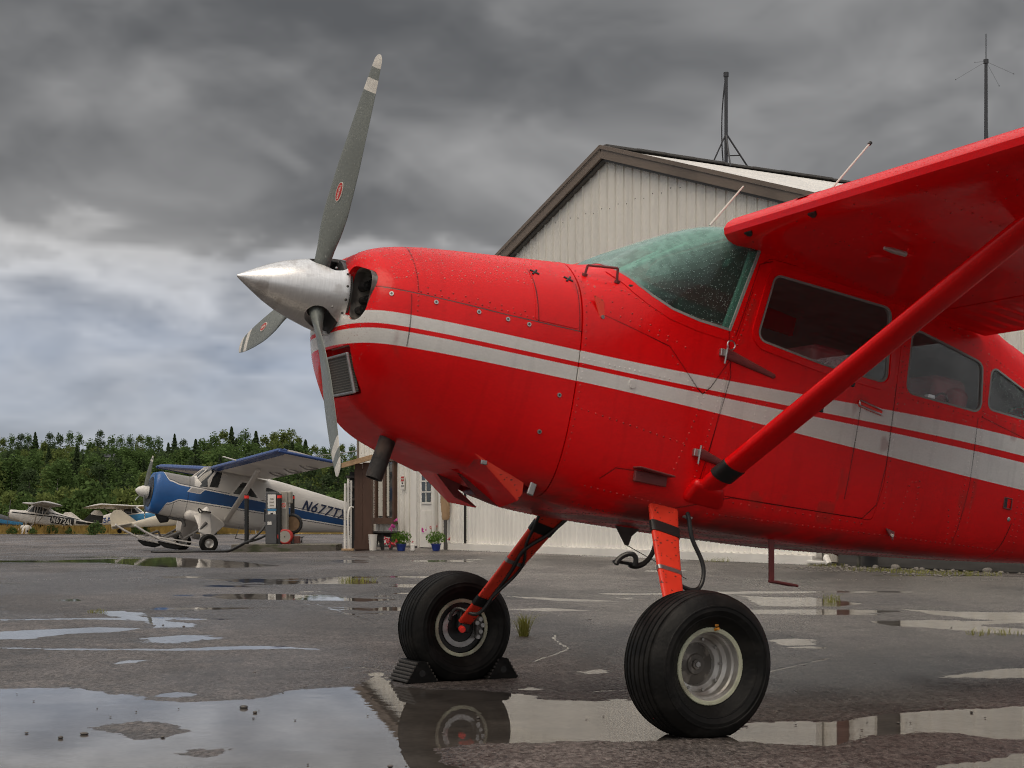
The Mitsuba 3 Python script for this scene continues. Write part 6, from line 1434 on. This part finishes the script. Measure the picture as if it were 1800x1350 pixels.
put(RK2 + '__hose', trimesh.creation.torus(.215, .045, 40, 10).apply_transform(trimesh.transformations.scale_matrix(1)).apply_transform(rotm([1, 0, 0], 90)).apply_translation(rc2), 'mat_hose', True); put(RK2 + '__disc', cyl(rc2 + [0, -.06, 0], rc2 + [0, .06, 0], .185, 32), 'mat_reel_rust'); put(RK2 + '__stand', rbox((.10, .2, .55), rc2 + [-.05, .1, -.30], .01), 'mat_dark_metal')
k = put('valve_box', rbox((.14, .22, .18), (X0(523), Y0 - .05, .25), .01), 'mat_rust'); tag(k, 'small rusty valve box with handles right of the hose reel', 'valve box'); put(k + '__handle', cat(tube([(X0(530), Y0 - .05, .17), (X0(532), Y0 - .05, .33)], .014, 6), tube([(X0(529), Y0 - .05, .30), (X0(535), Y0 - .05, .33)], .012, 6), tube([(X0(529), Y0 - .05, .20), (X0(534), Y0 - .05, .19)], .012, 6)), 'mat_black')
for u, y, z1, z0, lab in ((433.5, 38.1, Zv(869, 38.1), -.1, 'black bollard with red band standing left of the fuel pump'), (491.5, 37.98, Zv(868.5, 37.98), .13, 'black bollard with red band in front of the fuel pump'), (514, 38.9, Zv(870, 38.9), .13, 'black bollard with red band behind the hose reels')):
    x = (u - 900) / 2700 * y; k = put('bollard', lathe([(0, z0), (.056, z0), (.056, z1 - .03), (.045, z1), (0, z1)], 20).apply_translation([x, y, 0]), 'mat_black', 30); tag(k, lab, 'bollard'); put(k + '__red_band', lathe([(.058, z1 - .10), (.060, z1 - .10), (.060, z1 - .03), (.058, z1 - .03)], 20, closed=True).apply_translation([x, y, 0]), 'mat_bright_red', 30)
for i, q in enumerate(([(X0(468), Y0 - .1, .62), (X0(455), 37.9, .36), (X0(436), 37.5, .15), (X0(415), 37.2, .035), (X0(380), 36.9, .03), (X0(335), 36.8, .03), (X0(292), 36.9, .03)], [(X0(469), Y0 - .1, .36), (X0(455), 37.9, .26), (X0(436), 37.4, .16), (X0(418), 37.0, .05), (X0(405), 36.6, .03), (X0(350), 36.3, .03), (X0(296), 36.4, .03)])):
    k = put('fuel_hose', tube([(a_, b_, c_ + (gz(a_, b_) if c_ < .1 else 0)) for a_, b_, c_ in q], .028, 8, 50), 'mat_hose', True); tag(k, ('black fuel hose leaving the pump higher up and lying on the asphalt', 'black fuel hose leaving the pump low down, nearer to the camera')[i], 'hose')

# ------------------------------------------------------------------ the far field: dry grass, slope, forest
def hill(x, y):
    g = np.clip((y - 92) / 70, 0, 1); g = g * g * (3 - 2 * g)
    return .02 + g * (7.2 - 3.8 * np.clip((x + 40) / 60, 0, 1) - 1.2 * np.clip((-x - 45) / 30, 0, 1)) * .9 + .9 * np.clip((y - 95) / 40, 0, 1) * (meshkit.fbm(np.stack([x * .03, y * .03, x * 0], -1), 3, 5) - .5)
gx, gy = np.meshgrid(np.linspace(-150, 120, 110), 66.5 + 260 * np.linspace(0, 1, 60) ** 1.6, indexing='xy')
principled('mat_dry_grass', proc(lambda p, n, uv: mix(mix((0.23, 0.145, 0.045), (0.13, 0.105, 0.035), smoothstep(.35, .7, fbm(p.x * .5, p.y * .25, 0.0, 4))), (0.055, 0.075, 0.025), smoothstep(115, 122, p.y)) * (.6 + .8 * fbm(p.x * 6, p.y * 2, 0.0, 3))), .9)
structure('grass_field', grid_mesh(gx * FAR, gy * FAR, EYE + (hill(gx, gy) - EYE) * FAR), 'mat_dry_grass', smooth=True)
V = []; 
def tuft_field(n, x0, x1, y0, y1, h):
    A_, F_ = [], []
    for i in range(n):
        x, y = x0 + (x1 - x0) * rng.random(), y0 + (y1 - y0) * rng.random(); z = float(hill(np.array([x]), np.array([y]))[0]); L = h * (.5 + rng.random())
        for _ in range(3):
            dx, w_ = (rng.random() - .5) * .5, .05; k = len(A_); A_ += [[x + dx - w_, y, z - .02], [x + dx + w_, y, z - .02], [x + dx + (rng.random() - .5) * .3, y, z + L]]; F_.append([k, k + 1, k + 2])
    A_ = np.array(A_) * FAR; A_[:, 2] += EYE * (1 - FAR)
    return trimesh.Trimesh(A_, np.array(F_), process=False)
k = put('dry_grass', tuft_field(5000, -40, 2, 66.8, 84, .30), 'mat_grass_dry', False); tag(k, 'yellow dry grass strip beyond the parked airplanes', 'dry grass', kind='stuff')
def crown(kind, seed):
    r = np.random.default_rng(seed); pts, nr = [], []
    if kind == 'spruce':
        n = 1500; t = r.random(n) ** .75; a = r.random(n) * 6.283; layer = .75 + .35 * np.sin(t * 60 + 3 * r.random(n)) ; R = (1 - t) ** .9 * .17 * layer * (.35 + .65 * r.random(n) ** .5) + .006
        P = np.c_[R * np.cos(a), R * np.sin(a), .06 + .94 * t - .18 * R]; S = .018 + .022 * (1 - t)
    else:
        blobs = []
        nb = 26 if kind == 'birch' else 18
        for i in range(nb):
            t = r.random(); w = {'birch': .19, 'poplar': .15, 'bush': .42}[kind] * (math.sin(math.pi * min(1, (t * .86 + .12))) ** .8) * (.5 + .6 * r.random()); a = r.random() * 6.283
            blobs.append((w * math.cos(a), w * math.sin(a), {'birch': .20, 'poplar': .14, 'bush': .12}[kind] + (.98 - .2) * t * (.95 if kind != 'bush' else .8), {'birch': .105, 'poplar': .095, 'bush': .20}[kind] * (.6 + .7 * r.random())))
        P, S = [], []
        for (x, y, z, R) in blobs:
            n = 64; d = r.normal(size=(n, 3)); d /= np.linalg.norm(d, axis=1)[:, None]; P.append(np.array([x, y, z]) + d * (R * (.45 + .6 * r.random(n) ** .5))[:, None] * [1, 1, 1.15]); S.append(np.full(n, .019) * (.7 + .7 * r.random(n)) * (2.2 if kind == 'bush' else 1))
        P, S = np.vstack(P), np.concatenate(S)
    n = len(P); a = r.normal(size=(n, 3)); a /= np.linalg.norm(a, axis=1)[:, None]; b = np.cross(a, r.normal(size=(n, 3))); b /= np.linalg.norm(b, axis=1)[:, None]
    Vv = np.stack([P - a * S[:, None], P + b * S[:, None] * .75, P + a * S[:, None], P - b * S[:, None] * .75], 1).reshape(-1, 3); i = np.arange(n) * 4
    return trimesh.Trimesh(Vv, np.vstack([np.c_[i, i + 1, i + 2], np.c_[i, i + 2, i + 3]]), process=False)
def trunk(h=.9, r=.012):
    return cat(tube([(0, 0, -.03), (.004, .003, .3), (-.003, .004, .6), (0, 0, h)], [r, r * .8, r * .5, r * .15], 6, 10), *[tube([(0, 0, z), (.10 * math.cos(a), .10 * math.sin(a), z + .08)], [r * .4, r * .1], 4) for z, a in ((.35, 1), (.45, 3), (.55, 5), (.65, 2), (.5, 4.2))])
principled('mat_bark', speck((0.10, 0.09, 0.075), .3, 3), .9); principled('mat_birch_bark', speck((0.30, 0.28, 0.25), .3, 3), .8)
PROTO = {}
for name, kind, mat, bark, sd in (('a', 'birch', 'mat_leaf_a', 'mat_birch_bark', 1), ('b', 'birch', 'mat_leaf_b', 'mat_birch_bark', 2), ('c', 'poplar', 'mat_leaf_a', 'mat_bark', 3), ('d', 'poplar', 'mat_leaf_b', 'mat_bark', 4), ('e', 'spruce', 'mat_leaf_c', 'mat_bark', 5), ('f', 'spruce', 'mat_leaf_c', 'mat_bark', 6), ('g', 'birch', 'mat_leaf_c', 'mat_bark', 8)):
    scene['grown_' + name] = {'type': 'shapegroup', 'crown': mikit.ply(crown(kind, sd), mat), 'trunk': mikit.ply(trunk(), bark, smooth=True)}; PROTO[name] = 'grown_' + name
scene['grown_bush'] = {'type': 'shapegroup', 'crown': mikit.ply(crown('bush', 9), 'mat_leaf_b')}; scene['grown_bush_dark'] = {'type': 'shapegroup', 'crown': mikit.ply(crown('bush', 10), 'mat_leaf_a')}
def plant(key, proto, x, y, h, wide=1.0):
    z = float(hill(np.array([x]), np.array([y]))[0])
    scene[key] = {'type': 'instance', 'to_world': T().translate(far_pt(x, y, z).tolist()).rotate([0, 0, 1], float(rng.random() * 360)).scale([h * wide * FAR, h * wide * FAR, h * FAR]), 'group': {'type': 'ref', 'id': proto}}
    return key
# the trees whose tops stand out against the sky: things; the wood below and behind them: one mass
TOPS = [(4, 775), (22, 770), (37, 766, 'g'), (50, 772), (62, 768, 'e'), (76, 772), (88, 762, 'g'), (106, 763, 'g'), (122, 774), (140, 769), (158, 770), (176, 770), (197, 763, 'c'), (212, 776), (228, 773), (246, 774), (262, 773), (278, 772), (307, 772, 'e'), (296, 778), (322, 778), (344, 772), (358, 770), (378, 758, 'c'), (392, 752, 'd'), (407, 750, 'e'), (420, 762), (432, 752, 'c'), (450, 758, 'f'), (466, 762), (480, 756, 'd'), (497, 752), (513, 756, 'b'), (526, 764), (537, 773, 'e'), (552, 790), (568, 786), (584, 790), (600, 782), (618, 784), (636, 786)]
for row_ in TOPS:
    u, v = row_[:2]; y = 128 + 26 * rng.random(); x = (u - 900) / 2700 * y; pr = row_[2] if len(row_) > 2 else 'acdge'[int(rng.random() * 5)]
    z = float(hill(np.array([x]), np.array([y]))[0]); h = max(3.0, EYE + (903 - v) / 2700 * y - z)
    k = plant(numbered('spruce_tree' if pr in 'ef' else 'tree'), PROTO[pr], x, y, h, 1.0 if pr not in 'ef' else 1.25)
    tag(k, 'dark pointed spruce rising above the forest skyline' if pr in 'ef' else ('dark leafy tree at the top of the forest skyline' if pr == 'g' else 'green leafy tree on the skyline of the far forest'), 'tree', 'spruces on the forest skyline' if pr in 'ef' else ('dark trees on the forest skyline' if pr == 'g' else 'leafy trees on the forest skyline'))
nf = 0
for i in range(520):
    y = 96 + 64 * rng.random() ** .9; x = -(.40 * y) + (.40 * y - 8) * rng.random() * 1.05
    if rng.random() < .12: x = -8 + 60 * rng.random()
    pr = 'abcdgab'[int(rng.random() * 7)] if rng.random() < .76 else 'ef'[int(rng.random() * 2)]
    u = 900 + 2700 * x / y; z = float(hill(np.array([x]), np.array([y]))[0])
    top = np.interp(u, [-60, 0, 60, 200, 300, 400, 520, 550, 640, 900, 1800], [783, 783, 774, 774, 780, 764, 762, 795, 792, 800, 810]) + 8
    hmax = EYE + (903 - top) / 2700 * y - z
    h = min(hmax * (.72 + .28 * rng.random()), (3.4 + (y - 96) * .05) * (.8 + .5 * rng.random()))
    if h < 1.2: continue
    nf += 1; plant(f'forest__{nf:03d}', PROTO[pr], x, y, h, 1.25 if pr not in 'ef' else 1.1)
tag('forest', 'dense mixed forest on the slope beyond the airfield', 'forest', kind='stuff')
nb = 0
for i in range(90):
    y = 88 + 8 * rng.random(); x = -42 + 46 * rng.random(); nb += 1; plant(f'undergrowth__{nb:03d}', 'grown_bush' if rng.random() < .5 else 'grown_bush_dark', x, y, 1.2 + 1.7 * rng.random(), 1.0)
tag('undergrowth', 'bushes along the edge of the far forest', 'bushes', kind='stuff')
for u, y, h, lab in ((22, 66.9, 0.56, 'green bush left of the covered wheel of the black patch airplane'), (57, 66.9, 0.50, 'green bush right of the covered wheel of the black patch airplane'), (90, 67.2, 0.68, 'green bush under the belly of the black patch airplane'), (123, 67, 0.50, 'small bush between the black patch airplane and its tail'), (168, 65, 0.87, 'dark bush under the black tail'), (240, 65.6, 0.74, 'leafy bush under the cream airplane'), (255, 65.8, 0.62, 'leafy bush just left of the blue nosed airplane')):
    x = at(u, y); scene[numbered('bush')] = {'type': 'instance', 'to_world': T().translate(far_pt(x, y, -.08).tolist()).rotate([0, 0, 1], float(rng.random() * 360)).scale([h, h, h]), 'group': {'type': 'ref', 'id': 'grown_bush_dark'}}
    tag([q for q in scene if q.startswith('bush') and '__' not in q][-1], lab, 'bush')
HS = thing('house', 'small white house with grey roof among the trees on the slope', 'house')
hx, hy, hz = far_pt(at(182, 118), 118.0, EYE + (903 - 816) / 2700 * 118)
put(HS + '__wall', box((1.9, 2.2, 1.0), (hx, hy, hz + .1)), 'mat_white_paint', False); put(HS + '__roof', plate([(hx - 1.3, hy - 1.3, hz + .62), (hx + 1.3, hy - 1.3, hz + .62), (hx + 1.1, hy + .2, hz + .98), (hx - 1.1, hy + .2, hz + .98)], .08), 'mat_mast', False); put(HS + '__window', box((.45, .03, .4), (hx - .2, hy - 1.11, hz + .12)), 'mat_glass_dark', False)
k = put('power_line', cat(tube([(at(545, 90), 90, EYE + (903 - 803) / 2700 * 90), (at(632, 60), 60, EYE + (903 - 792) / 2700 * 60)], .02, 5)), 'mat_plane_grey', True) ; tag(k, 'thin cable running to the hangar corner', 'cable')
